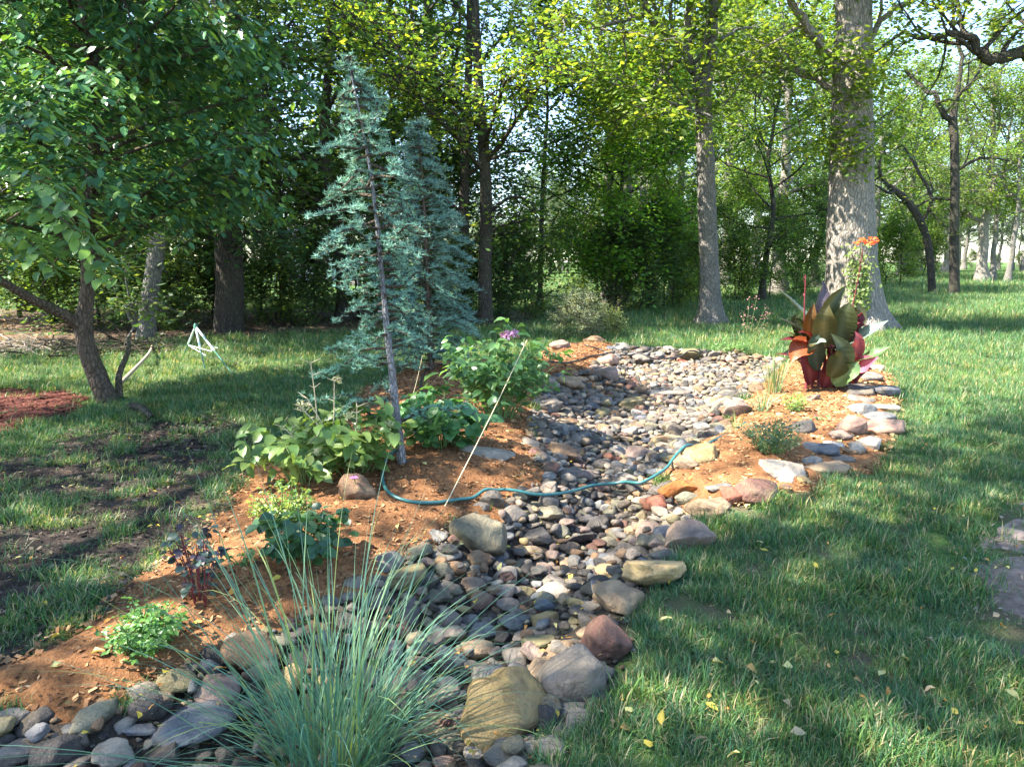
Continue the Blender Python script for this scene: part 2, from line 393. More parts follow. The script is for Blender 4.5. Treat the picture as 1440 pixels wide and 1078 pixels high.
def spread_limb(rng, tb, sites, pts, r0, r1, nsub, sublen, ntwig, twlen, dens, start=.3, jit=.22, up=.05):
    """sub-branches and twigs along a limb; returns leaf sites"""
    n = len(pts)
    for k in range(nsub):
        t = start + (1 - start) * (k + rng.rand()) / nsub; q = t * (n - 1); i = min(int(q), n - 2)
        p = pts[i] * (1 - q + i) + pts[i + 1] * (q - i); tan = unit(pts[i + 1] - pts[i])
        d = unit(tan * .6 + unit(rng.normal(0, 1, 3)) * .9 + np.array([0, 0, up])); rr = (r0 + (r1 - r0) * t) * .55
        L = sublen * rng.uniform(.6, 1.3) * (1.15 - .4 * t)
        sp, sdir = wig(rng, p, d, L, 5, .22, .04)
        V, F = tube(sp, np.linspace(max(rr, .012), .010, 6), 4); tb.add(V, F)
        for j in range(ntwig):
            u = .25 + .75 * (j + rng.rand()) / ntwig; qi = min(int(u * 5), 4)
            tp, _ = wig(rng, sp[qi], unit(sdir + rng.normal(0, .9, 3)), twlen * rng.uniform(.6, 1.3), 3, .2, .0, .15)
            V, F = tube(tp, np.linspace(.010, .004, 4), 3); tb.add(V, F)
            s = tp[rng.randint(0, 4, dens)] + rng.normal(0, jit, (dens, 3)) * [1, 1, .6]; sites.append(s)

def make_tree_meshes(seed, H, r0, base, spread, nlimb, nsub=6, ntwig=6, dens=14, leaf=.16, lean=(0, 0), bark=None, shape='round', flare=1.35, top=.86, limb_el=(15, 60), jit=.25, cols=None, wob=.05, leaf_mat=None):
    rng = np.random.RandomState(seed); tb = MB(); sites = []
    n = 12; zs = np.linspace(0, H * top, n + 1); wx = np.cumsum(rng.normal(0, wob, n + 1)) * H / 14; wy = np.cumsum(rng.normal(0, wob, n + 1)) * H / 14
    f = zs / H; tr = np.stack([wx - wx[0] + lean[0] * f * H, wy - wy[0] + lean[1] * f * H, zs], 1); tr[0, 2] = -.25
    rad = r0 * (1 - .80 * (zs / (H * top)) ** 1.1); rad[0] *= flare * 1.1
    pts = smooth_path(tr, 3); rr = np.interp(np.linspace(0, n, len(pts)), range(n + 1), rad)
    rr[1] *= 1 + (flare - 1) * .55; rr[2] *= 1 + (flare - 1) * .2
    V, F = tube(pts, rr, 14); V += rng.normal(0, r0 * .02, V.shape); tb.add(V, F)
    for k in range(nlimb):
        t = base + (1 - base) * ((k + .4 * rng.rand()) / nlimb) ** .9; i = t * n; i0 = min(int(i), n - 1)
        p = tr[i0] * (1 - i + i0) + tr[i0 + 1] * (i - i0); az = k * 2.399 + rng.rand() * .8
        u = (t - base) / (1 - base + 1e-9)
        prof = {'round': .55 + .55 * math.sin(math.pi * min(1, u * .8 + .15)), 'cone': 1.15 - .95 * u, 'vase': .5 + .7 * u}[shape]
        el = R(limb_el[0] + (limb_el[1] - limb_el[0]) * u + rng.uniform(-8, 8)); L = spread * prof * rng.uniform(.75, 1.15)
        d = np.array([math.cos(az) * math.cos(el), math.sin(az) * math.cos(el), math.sin(el)])
        lr = np.interp(t, np.linspace(0, 1, n + 1), rad) * rng.uniform(.38, .6)
        lp, _ = wig(rng, p, d, L, 8, .16, .05); lp = smooth_path(lp, 2)
        V, F = tube(lp, np.linspace(lr, max(.02, lr * .2), len(lp)), 6); tb.add(V, F)
        spread_limb(rng, tb, sites, lp, lr, lr * .25, nsub, L * .42, ntwig, L * .2 + .25, dens, jit=jit)
    S = np.concatenate(sites); V, F, c = leaf_quads(rng, S, leaf, col=None if cols is None else np.array(cols)[rng.randint(0, len(cols), len(S))])
    cb = MB(); cb.add(V, F, c)
    return tb.mesh('trunk', bark or M_BARKG), cb.mesh('crown', leaf_mat or M_LEAF, smooth=False)
def place_tree(name, meshes, x, y, label, cat='tree', rz=0, s=1.0, col=(1, 1, 1), group=None, sz=None, dz=-.05):
    e = empty(name, (x, y, hz(x, y) + dz), label, cat, group, rz); e.scale = (s, s, sz or s)
    link('trunk', meshes[0], e); link('crown', meshes[1], e, color=col)
    return e

T_OAK = make_tree_meshes(11, 17, .36, .24, 5.4, 22, 6, 6, 18, .23, bark=M_BARKG)
T_OAK2 = make_tree_meshes(12, 19, .40, .28, 5.8, 20, 6, 6, 18, .24, bark=M_BARK, lean=(.05, 0), wob=.10)
T_WOOD = make_tree_meshes(10, 17, .20, .20, 4.6, 22, 6, 6, 11, .21, bark=M_BARKG, lean=(.02, 0), wob=.10)
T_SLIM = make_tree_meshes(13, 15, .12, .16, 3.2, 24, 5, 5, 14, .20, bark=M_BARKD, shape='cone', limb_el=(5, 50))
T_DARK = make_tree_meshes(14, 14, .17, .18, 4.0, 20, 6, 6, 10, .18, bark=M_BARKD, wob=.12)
T_UNDER = make_tree_meshes(15, 6.5, .05, .08, 2.3, 20, 5, 5, 16, .15, bark=M_BARKD, wob=.10, limb_el=(10, 65), jit=.22)
T_MAPLE = make_tree_meshes(16, 7.5, .10, .24, 2.6, 24, 6, 6, 22, .16, bark=M_BARKD, limb_el=(-8, 55), jit=.22)
T_PARK = make_tree_meshes(17, 13, .24, .26, 4.8, 18, 6, 6, 18, .22, bark=M_BARKD, wob=.16, lean=(.03, 0))
T_BUSH = make_tree_meshes(18, 2.6, .025, .05, 1.3, 18, 4, 4, 22, .12, bark=M_BARKD, limb_el=(20, 75), jit=.14, wob=.2, flare=1.0)
T_HIGH = make_tree_meshes(19, 16, .22, .34, 4.8, 17, 6, 6, 14, .21, bark=M_BARKG, wob=.08)
T_DAPPLE = make_tree_meshes(20, 16, .30, .45, 4.8, 11, 4, 5, 42, .17, bark=M_BARKG, wob=.08, jit=.26)  # for the added unseen oaks, crown clumped to throw large shade blotches
print('templates', round(time.time() - T0, 1))

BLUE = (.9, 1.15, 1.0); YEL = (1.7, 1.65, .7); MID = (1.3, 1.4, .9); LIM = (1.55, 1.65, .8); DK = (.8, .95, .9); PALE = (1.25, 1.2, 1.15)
def at(px, Y): p = P(px, HORIZON, Y); return p[0]
WOOD = 'trees of the wood behind the lawn'; PARKG = 'trees standing on the far lawn'
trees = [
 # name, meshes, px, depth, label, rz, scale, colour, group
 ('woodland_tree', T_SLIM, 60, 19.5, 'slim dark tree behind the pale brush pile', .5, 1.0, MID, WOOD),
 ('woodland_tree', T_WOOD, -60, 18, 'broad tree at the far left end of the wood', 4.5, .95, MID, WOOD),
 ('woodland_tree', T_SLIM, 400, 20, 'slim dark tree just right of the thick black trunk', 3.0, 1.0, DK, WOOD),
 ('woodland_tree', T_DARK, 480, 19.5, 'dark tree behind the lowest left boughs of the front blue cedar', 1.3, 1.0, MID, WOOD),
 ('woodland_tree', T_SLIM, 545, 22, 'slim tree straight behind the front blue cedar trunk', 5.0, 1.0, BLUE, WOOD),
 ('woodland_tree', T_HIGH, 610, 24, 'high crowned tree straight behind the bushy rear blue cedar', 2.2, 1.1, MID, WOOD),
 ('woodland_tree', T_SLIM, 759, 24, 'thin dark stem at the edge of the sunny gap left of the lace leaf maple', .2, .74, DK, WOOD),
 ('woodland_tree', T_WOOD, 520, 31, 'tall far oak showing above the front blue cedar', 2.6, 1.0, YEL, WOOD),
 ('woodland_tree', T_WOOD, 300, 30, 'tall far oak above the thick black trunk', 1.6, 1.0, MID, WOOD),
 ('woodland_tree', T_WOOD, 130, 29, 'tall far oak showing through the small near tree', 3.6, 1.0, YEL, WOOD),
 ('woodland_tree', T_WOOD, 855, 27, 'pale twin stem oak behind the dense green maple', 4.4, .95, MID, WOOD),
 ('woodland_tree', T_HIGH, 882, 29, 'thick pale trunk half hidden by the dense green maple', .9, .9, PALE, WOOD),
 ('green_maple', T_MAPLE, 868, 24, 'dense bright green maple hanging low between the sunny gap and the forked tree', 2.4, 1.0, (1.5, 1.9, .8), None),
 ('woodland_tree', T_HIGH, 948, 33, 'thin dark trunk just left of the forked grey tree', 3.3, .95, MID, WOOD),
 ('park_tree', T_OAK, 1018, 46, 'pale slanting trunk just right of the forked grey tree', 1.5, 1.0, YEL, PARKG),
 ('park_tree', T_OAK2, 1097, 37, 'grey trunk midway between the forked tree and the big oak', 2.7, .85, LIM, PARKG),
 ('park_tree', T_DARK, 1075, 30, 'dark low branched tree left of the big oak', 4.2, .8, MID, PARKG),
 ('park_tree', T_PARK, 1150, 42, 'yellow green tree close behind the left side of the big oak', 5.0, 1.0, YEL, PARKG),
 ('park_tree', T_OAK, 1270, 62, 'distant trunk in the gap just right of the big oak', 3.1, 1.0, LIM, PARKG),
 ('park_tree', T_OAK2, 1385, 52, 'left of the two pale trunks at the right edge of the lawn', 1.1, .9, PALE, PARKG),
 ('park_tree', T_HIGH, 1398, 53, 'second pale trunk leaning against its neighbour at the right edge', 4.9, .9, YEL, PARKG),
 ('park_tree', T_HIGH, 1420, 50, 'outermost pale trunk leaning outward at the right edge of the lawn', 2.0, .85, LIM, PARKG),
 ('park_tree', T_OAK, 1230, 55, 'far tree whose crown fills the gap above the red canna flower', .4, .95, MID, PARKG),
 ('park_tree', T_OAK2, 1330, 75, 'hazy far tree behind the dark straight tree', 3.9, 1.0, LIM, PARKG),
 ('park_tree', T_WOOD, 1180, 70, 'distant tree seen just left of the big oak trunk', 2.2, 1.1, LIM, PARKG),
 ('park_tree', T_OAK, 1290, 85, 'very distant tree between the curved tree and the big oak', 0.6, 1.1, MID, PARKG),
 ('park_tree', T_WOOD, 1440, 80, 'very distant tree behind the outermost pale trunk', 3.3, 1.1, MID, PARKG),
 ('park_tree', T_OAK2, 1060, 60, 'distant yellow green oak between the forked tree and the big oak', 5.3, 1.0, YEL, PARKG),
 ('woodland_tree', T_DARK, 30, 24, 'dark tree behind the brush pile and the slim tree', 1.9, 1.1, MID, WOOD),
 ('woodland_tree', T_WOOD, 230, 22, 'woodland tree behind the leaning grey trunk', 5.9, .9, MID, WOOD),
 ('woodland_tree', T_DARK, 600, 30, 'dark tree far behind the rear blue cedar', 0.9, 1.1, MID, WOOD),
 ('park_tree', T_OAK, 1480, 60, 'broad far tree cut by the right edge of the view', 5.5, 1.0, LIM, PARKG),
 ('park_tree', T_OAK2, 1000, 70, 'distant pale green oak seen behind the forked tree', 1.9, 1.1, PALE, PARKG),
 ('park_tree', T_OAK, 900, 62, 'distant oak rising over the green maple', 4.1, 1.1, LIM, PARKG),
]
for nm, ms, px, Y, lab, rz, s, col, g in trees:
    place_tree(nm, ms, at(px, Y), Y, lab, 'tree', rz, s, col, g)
UND = 'leafy understory shrubs along the wood edge'
unders = [
 (20, 21, 'understory shrub behind the brush pile', 1.0, LIM), (130, 19, 'understory shrub behind the small near tree', .9, MID), (255, 18.5, 'understory shrub between the leaning grey trunk and the black trunk', .8, MID),
 (365, 21.5, 'understory shrub just right of the thick black trunk', .9, DK), (440, 23, 'sunlit understory shrub left of the front cedar', .7, LIM), (500, 20.5, 'dark understory shrub behind the front cedar boughs', .75, DK),
 (575, 23, 'understory shrub between the two cedar trunks', .9, MID), (650, 21, 'dark understory shrub right of the rear cedar', .85, DK),
 (820, 28, 'yellow green understory shrub behind the lace leaf maple', .6, YEL), (935, 26, 'yellow tinged bushy shrub left of the forked tree foot', .65, YEL), (1035, 34, 'bright green understory shrub right of the forked tree', .8, LIM),
 (1085, 31, 'bushy shrub left of the big oak foot', .62, MID), (1135, 36, 'dark bushy shrub close behind the big oak', .8, DK), (1268, 45, 'rounded shrub in the gap right of the canna flower', .7, MID),
 (-60, 20, 'understory shrub at the far left end of the wood', 1.1, MID), (310, 23, 'pale understory shrub behind the black trunk', 1.1, BLUE), (200, 24, 'tall understory shrub behind the leaning grey trunk', 1.2, LIM),
 (985, 30, 'understory shrub hidden behind the forked trunk', .7, MID)]
for i, (px, Y, lab, s, col) in enumerate(unders):
    place_tree('understory_shrub', T_UNDER, at(px, Y), Y, lab, 'shrub', i * 1.37, s, col, UND)
bushes = [(60, 17.5, .9, MID), (175, 17, .7, DK), (240, 17.3, .6, MID), (290, 19, .8, DK), (385, 18.8, .7, MID), (430, 18.6, .75, DK), (525, 19.4, .8, MID), (640, 19, .7, DK), (700, 19.6, .8, DK), (735, 20.5, .9, MID),
          (860, 25, 1.0, MID), (905, 23.6, 1.1, DK), (945, 25, 1.0, MID), (975, 27, .9, LIM), (1040, 30, 1.0, MID), (1120, 33, 1.2, MID), (1250, 45, 1.3, LIM), (1300, 62, 1.6, MID)]
bl = ['small bush in the shade {}'] 
wh = ['left of the small near tree', 'behind the foot of the leaning grey trunk', 'just right of the leaning grey trunk', 'against the left side of the black trunk', 'right of the black trunk', 'below the left cedar boughs', 'behind the front cedar trunk', 'right of the rear cedar', 'at the foot of the tree with yellow green boughs',
      'above the pink flower head', 'under the dense green maple', 'with dark leaves at the near corner of the wood', 'at the foot of the thin dark trunk', 'left of the forked tree base', 'right of the forked tree base', 'left of the big oak base', 'right of the big oak at the lawn end', 'on the far lawn by the dark straight tree']
for i, (px, Y, s, col) in enumerate(bushes):
    place_tree('bush', T_BUSH, at(px, Y), Y, 'low leafy bush ' + wh[i], 'bush', i * 2.1, s, col, 'low bushes at the wood edge')
print('background trees', round(time.time() - T0, 1))

def far_woods():
    src = bpy.data.collections.new('far_trees'); rng = np.random.RandomState(3)
    for k, ms in enumerate((T_WOOD, T_UNDER, T_OAK, T_UNDER, T_BUSH, T_PARK)):
        b = MB()
        for me, mi in ((ms[0], 0), (ms[1], 1)):
            co = np.empty(len(me.vertices) * 3); me.vertices.foreach_get('co', co); tot = len(me.polygons); lv = np.empty(len(me.loops), np.int32); me.loops.foreach_get('vertex_index', lv)
            if len(lv) == 4 * tot: b.add(co.reshape(-1, 3), lv.reshape(-1, 4), (.09, .14, .05) if mi else (1, 1, 1), mi)
        o = bpy.data.objects.new(f'far_tree_{k}', b.mesh('far_tree', [M_BARKG, M_FAR], False)); src.objects.link(o)
    n = 420; x = rng.uniform(-150, 190, n); y = rng.uniform(78, 160, n); y[:60] = rng.uniform(95, 110, 60); x[:60] = np.linspace(-140, 150, 60); y[60:80] = rng.uniform(45, 70, 20); x[60:80] = rng.uniform(-60, -8, 20)
    instancer('far_woods', x, y, rng.uniform(.55, 1.05, n), src, 'far off green wood closing the view behind the lawn', rng, vs=True)
def instancer(name, X, Y, S, src, label, rng, vs=False):
    me = bpy.data.meshes.new(name); me.vertices.add(len(X)); me.vertices.foreach_set('co', np.stack([X, Y, hgt(X, Y)], 1).ravel())
    a = me.attributes.new('rot', 'FLOAT', 'POINT'); a.data.foreach_set('value', rng.rand(len(X)) * 6.28); a = me.attributes.new('siz', 'FLOAT', 'POINT'); a.data.foreach_set('value', S)
    o = tag(link(name, me), label, kind='stuff')
    ng = bpy.data.node_groups.new(name, 'GeometryNodeTree'); ng.interface.new_socket('Geometry', in_out='INPUT', socket_type='NodeSocketGeometry'); ng.interface.new_socket('Geometry', in_out='OUTPUT', socket_type='NodeSocketGeometry')
    N = ng.nodes; L = ng.links; gi = N.new('NodeGroupInput'); go = N.new('NodeGroupOutput'); m2p = N.new('GeometryNodeMeshToPoints'); iop = N.new('GeometryNodeInstanceOnPoints'); ci_ = N.new('GeometryNodeCollectionInfo')
    ci_.inputs['Collection'].default_value = src; ci_.inputs['Separate Children'].default_value = True; ci_.inputs['Reset Children'].default_value = True
    iop.inputs['Pick Instance'].default_value = True
    ra = N.new('GeometryNodeInputNamedAttribute'); ra.data_type = 'FLOAT'; ra.inputs[0].default_value = 'rot'; sa = N.new('GeometryNodeInputNamedAttribute'); sa.data_type = 'FLOAT'; sa.inputs[0].default_value = 'siz'
    cx = N.new('ShaderNodeCombineXYZ'); L.new(ra.outputs['Attribute'], cx.inputs['Z'])
    L.new(gi.outputs[0], m2p.inputs[0]); L.new(m2p.outputs[0], iop.inputs['Points']); L.new(ci_.outputs[0], iop.inputs['Instance']); L.new(cx.outputs[0], iop.inputs['Rotation']); L.new(sa.outputs['Attribute'], iop.inputs['Scale']); L.new(iop.outputs[0], go.inputs[0])
    md = o.modifiers.new(name, 'NODES'); md.node_group = ng; return o
far_woods()

# hero trees with traced trunks and limbs
def hero(name, label, base_px, Y, trunk, limbs, seed, bark, leafcol, leaf=.15, sides=20, crown_extra=(), sub=(9, 5), dens=12, flare=None, objcol=(1, 1, 1), sublen=1.8, leafmat=None, jit=.2):
    """trunk: [(px, py, diameter_px)], limbs: [(path [(px, py, dY)], d0_px, d1_px, leafy)]; all at depth Y (+dY)"""
    rng = np.random.RandomState(seed); x0 = at(base_px, Y); z0 = hz(x0, Y); o = np.array([x0, Y, z0])
    e = empty(name, tuple(o), label, 'tree')
    sc = Y / FPX; tb = MB()
    tp = np.array([P(a, b_, Y) for a, b_, _ in trunk]) - o; tp[0, 2] = -.3
    tr = np.array([c * sc / 2 for _, _, c in trunk]); pts = smooth_path(tp, 5); rr = np.interp(np.linspace(0, len(tp) - 1, len(pts)), range(len(tp)), tr)
    V, F = tube(pts, rr, sides)
    if flare:  # root flare: lobes close to the ground
        hh = V[:, 2]; a = np.arctan2(V[:, 1] - np.interp(hh, pts[:, 2], pts[:, 1]), V[:, 0] - np.interp(hh, pts[:, 2], pts[:, 0]))
        k = np.exp(-np.clip(hh, 0, 9) / flare[1]) * flare[0] * (1 + .45 * np.sin(a * 3 + 1) + .35 * np.sin(a * 5 + 2.2))
        V[:, 0] += np.cos(a) * k; V[:, 1] += np.sin(a) * k
    V += rng.normal(0, tr[0] * .012, V.shape)
    tb.add(V, F)
    link('trunk', tb.mesh('trunk', bark), e)
    sites = []; tw = MB()
    for path, d0, d1, leafy in limbs:
        lb = MB(); lp = np.array([P(a, b_, Y) + np.array([0, dy, 0]) for a, b_, dy in path]) - o
        lp = smooth_path(lp, 4); lp[1:] += rng.normal(0, d0 * sc * .12, lp[1:].shape)
        V, F = tube(lp, np.linspace(d0 * sc / 2, d1 * sc / 2, len(lp)), 8); lb.add(V, F)
        if leafy: 
            L = np.linalg.norm(np.diff(lp, axis=0), axis=1).sum()
            spread_limb(rng, lb, sites, lp, d0 * sc / 2, d1 * sc / 2, max(3, int(L * leafy)), sublen, sub[1], .7, dens, start=.12, jit=jit)
        link('branch', lb.mesh('branch', bark), e)
    for (px, py, dy, rad, n) in crown_extra:
        c = P(px, py, Y) + np.array([0, dy, 0]) - o
        q = unit(rng.normal(0, 1, (max(4, n // 40), 3))) * rng.rand(max(4, n // 40), 1) ** .5 * rad * [1, 1, .7] + c
        for a in q:
            sites.append(a + rng.normal(0, .28, (40, 3)))
    S = np.concatenate(sites); V, F, c = leaf_quads(rng, S, leaf, col=np.array(leafcol)[rng.randint(0, len(leafcol), len(S))]); cb = MB(); cb.add(V, F, c)
    link('crown', cb.mesh('crown', leafmat or M_LEAF, smooth=False), e, color=objcol)
    return e
OAKC = [(.11, .18, .035), (.15, .22, .04), (.09, .155, .035), (.22, .27, .05)]
hero('big_oak', 'huge pale barked oak trunk on the lawn behind the canna lily', 1203, 17.5,
     [(1203, 470, 80), (1202, 440, 72), (1198, 380, 66), (1197, 320, 62), (1197, 260, 58), (1198, 200, 54), (1198, 130, 50), (1200, 60, 47), (1201, 0, 44), (1203, -120, 38), (1206, -260, 30), (1212, -420, 16)],
     [([(1180, 112, 0), (1140, 62, -.3), (1100, 30, -.8), (1060, 14, -1.4), (1010, 8, -1.6)], 14, 6, 2.2),
      ([(1178, 135, 0), (1155, 100, .4), (1120, 80, .8), (1085, 70, 1.5), (1050, 78, 2.5)], 10, 4, 2.2),
      ([(1222, 62, 0), (1238, 30, 0), (1262, 10, 0), (1300, -10, .5), (1350, -40, 1)], 9, 5, 1.2),
      ([(1188, -60, 0), (1120, -130, -1), (1040, -170, -2), (960, -180, -3)], 16, 6, 1.6),
      ([(1212, -90, 0), (1290, -150, -1), (1380, -180, -2), (1460, -190, -3)], 16, 6, 1.6),
      ([(1200, -130, 0), (1190, -220, -2), (1180, -280, -4), (1150, -300, -5)], 14, 6, 1.4),
      ([(1206, -180, 0), (1240, -300, 2), (1280, -380, 4)], 14, 6, 1.4),
      ([(1204, -240, 0), (1120, -330, 1), (1050, -380, 1)], 12, 6, 1.4)],
     31, M_BARK, OAKC, leaf=.18, dens=32, jit=.3, flare=(.34, .42), crown_extra=[(1200, 118, -.70, .2, 40), (1178, 150, -.66, .2, 80), (1178, 214, -.74, .28, 160), (1155, 195, -.1, .5, 300), (1238, 195, -.1, .4, 160), (1190, 226, -.75, .2, 120)], sides=28)
hero('forked_tree', 'tall grey tree with forked trunk standing on the lawn behind the creek head', 999, 19.2,
     [(1000, 458, 34), (999, 430, 29), (997, 360, 26), (994, 280, 25), (991, 200, 23), (989, 150, 22), (990, 118, 22), (1001, 80, 14), (1003, 20, 12), (1003, -60, 11), (1000, -180, 8)],
     [([(986, 122, 0), (975, 100, 0), (965, 75, 0), (966, 40, 0), (970, 0, 0), (970, -80, 0), (950, -200, 0)], 14, 6, .8),
      ([(963, 72, 0), (940, 58, -.2), (915, 38, -.5), (895, 15, -.8), (868, -2, -1.1), (820, -20, -1.6)], 13, 6, 1.7),
      ([(905, 30, -.6), (880, 42, -.8), (850, 52, -1), (835, 60, -1.1), (815, 52, -1.2), (790, 50, -1.4), (760, 66, -1.6)], 6, 3, 3),
      ([(955, 85, 0), (940, 95, .3), (926, 118, .6), (905, 140, 1), (880, 152, 1.4), (850, 158, 1.8)], 8, 3, 3),
      ([(912, 128, .8), (890, 105, 1), (865, 85, 1.3), (845, 95, 1.5)], 5, 2, 3),
      ([(982, 140, 0), (965, 150, -.5), (955, 168, -1), (935, 170, -1.6), (918, 168, -2)], 8, 3, 3),
      ([(1004, 60, 0), (1030, 40, .6), (1060, 20, 1.2), (1100, 0, 2)], 7, 3, 1.6),
      ([(1003, -40, 0), (1060, -100, -1), (1120, -130, -2)], 9, 4, 1.6),
      ([(968, -60, 0), (900, -120, -1), (830, -150, -2)], 10, 4, 1.8),
      ([(1000, -100, 0), (980, -220, -2), (960, -280, -3)], 9, 4, 1.6)],
     32, M_BARKG, OAKC, leaf=.18, dens=34, jit=.3, flare=(.16, .3))
hero('woodland_tree', 'grey leaning woodland trunk between the small near tree and the sprinkler tripod', 203, 15.0,
     [(203, 500, 34), (205, 478, 27), (208, 440, 23), (213, 400, 22), (219, 360, 22), (226, 300, 19), (236, 220, 17), (250, 100, 15), (262, -60, 12), (270, -200, 8)],
     [([(206, 478, 0), (192, 452, -.1), (184, 430, -.2)], 10, 5, 1), ([(222, 340, 0), (180, 280, -.6), (120, 240, -1.4)], 9, 3, 2.4), ([(226, 300, 0), (270, 250, -.8), (330, 230, -1.6)], 9, 3, 2.4), ([(236, 220, 0), (200, 140, -.8), (150, 80, -1.6)], 8, 3, 2.4),
      ([(242, 170, 0), (300, 110, -.8), (370, 80, -1.6)], 8, 3, 2.4), ([(252, 90, 0), (220, 20, 1), (190, -40, 2)], 8, 3, 2), ([(256, 40, 0), (330, -20, -1), (400, -60, -2)], 8, 3, 2), ([(262, -60, 0), (300, -160, 0), (340, -240, 0)], 8, 3, 2), ([(262, -60, 0), (180, -120, 0), (120, -160, 0)], 8, 3, 2)],
     36, M_BARKG, LEAFCOL, leaf=.17, dens=24, jit=.3, sublen=1.9)
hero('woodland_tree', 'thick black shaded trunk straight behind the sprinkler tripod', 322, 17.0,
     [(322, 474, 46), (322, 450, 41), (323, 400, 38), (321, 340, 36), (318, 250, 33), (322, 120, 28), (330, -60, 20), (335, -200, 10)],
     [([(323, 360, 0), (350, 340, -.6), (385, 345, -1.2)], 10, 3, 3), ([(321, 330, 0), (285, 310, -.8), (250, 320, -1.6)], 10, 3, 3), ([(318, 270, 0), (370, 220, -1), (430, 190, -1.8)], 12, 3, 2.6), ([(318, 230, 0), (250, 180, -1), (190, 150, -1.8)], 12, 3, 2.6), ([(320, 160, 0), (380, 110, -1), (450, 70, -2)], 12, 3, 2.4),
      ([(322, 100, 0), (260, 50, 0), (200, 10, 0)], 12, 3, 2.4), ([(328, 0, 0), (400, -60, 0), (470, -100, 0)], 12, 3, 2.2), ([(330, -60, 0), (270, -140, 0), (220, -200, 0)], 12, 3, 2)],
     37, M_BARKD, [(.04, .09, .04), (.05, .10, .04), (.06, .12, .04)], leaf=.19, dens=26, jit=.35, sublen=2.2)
hero('woodland_tree', 'dark tree just right of the rear blue cedar with boughs coloured yellow green as if backlit', 684, 18.5,
     [(684, 462, 26), (683, 440, 21), (682, 380, 19), (684, 300, 17), (680, 200, 15), (672, 100, 12), (668, -20, 9), (665, -140, 5)],
     [([(682, 230, 0), (720, 190, -1), (755, 150, -2), (785, 132, -2.6)], 7, 2, 4), ([(681, 210, 0), (700, 170, -1.4), (712, 150, -2.4), (745, 135, -3)], 6, 2, 4), ([(676, 180, 0), (630, 150, -1.4), (580, 120, -2.6), (530, 95, -3.4)], 7, 2, 4), ([(674, 150, 0), (610, 110, -1), (540, 70, -2), (470, 50, -3)], 7, 2, 4),
      ([(680, 240, 0), (640, 200, -1.6), (590, 160, -3), (560, 150, -3.4)], 6, 2, 3.5), ([(683, 300, 0), (720, 280, -.5), (750, 290, -1)], 6, 2, 2)],
     38, M_BARKD, [(.22, .33, .04), (.12, .22, .04), (.30, .36, .05), (.08, .16, .04), (.07, .14, .04)], leaf=.16, dens=9, jit=.22, sublen=.9)  # yellow green leaf tones paint the backlight into these boughs
hero('woodland_tree', 'dark dense tree close behind the rear blue cedar', 655, 19.5,
     [(655, 458, 20), (655, 400, 16), (652, 300, 14), (655, 200, 12), (660, 60, 9), (660, -80, 5)],
     [([(655, 400, 0), (690, 380, 0), (720, 390, 0)], 6, 2, 3), ([(654, 350, 0), (700, 320, 0), (740, 310, -.5)], 6, 2, 3), ([(653, 300, 0), (610, 270, 0), (570, 260, -.5)], 6, 2, 3), ([(654, 250, 0), (700, 220, 0), (745, 215, -.5)], 6, 2, 3), ([(656, 180, 0), (620, 140, 0), (590, 120, 0)], 6, 2, 2.5), ([(658, 110, 0), (700, 60, 0), (740, 30, 0)], 6, 2, 2.5), ([(660, 30, 0), (620, -20, 0), (590, -60, 0)], 6, 2, 2.5), ([(655, 420, 0), (630, 405, 0), (610, 410, 0)], 5, 2, 3)],
     39, M_BARKD, [(.05, .11, .035), (.07, .14, .04), (.06, .12, .05)], leaf=.16, dens=18, jit=.25, sublen=1.4)
hero('straight_tree', 'dark straight tree with three forking limbs on the far right lawn', 1342, 36,
     [(1342, 414, 16), (1342, 390, 13), (1342, 330, 12), (1343, 260, 11), (1342, 200, 11), (1340, 170, 11), (1344, 140, 8), (1348, 120, 6)],
     [([(1340, 172, 0), (1325, 158, 0), (1314, 135, 0), (1306, 118, .5), (1290, 90, 1)], 9, 4, 1.3), ([(1345, 140, 0), (1362, 120, 0), (1385, 100, .5), (1400, 80, 1)], 6, 2, 1.3),
      ([(1347, 125, 0), (1352, 80, 0), (1340, 30, 0), (1345, -20, 0)], 6, 3, 1.3), ([(1343, 280, 0), (1320, 278, .6), (1300, 290, 1), (1280, 280, 1)], 4, 2, 1.2), ([(1344, 240, 0), (1370, 225, -.6), (1400, 230, -1)], 5, 2, 1.2)],
     33, M_BARKD, OAKC, leaf=.19, sublen=2.6, dens=12, jit=.35)
hero('curved_tree', 'dark leaning tree curving away from the big oak on the far lawn', 1311, 37,
     [(1311, 412, 12), (1310, 395, 10), (1306, 350, 10), (1298, 320, 10), (1285, 295, 10), (1268, 275, 9), (1250, 262, 8)],
     [([(1250, 262, 0), (1238, 245, 0), (1240, 215, 0), (1255, 190, 0)], 6, 3, 1.2), ([(1296, 315, 0), (1310, 280, 0), (1300, 240, .5), (1285, 200, 1)], 6, 3, 1.2), ([(1262, 270, 0), (1240, 272, -.5), (1215, 262, -1)], 5, 2, 1.2)],
     34, M_BARKD, OAKC, leaf=.19, sublen=2.4, dens=12, jit=.35)
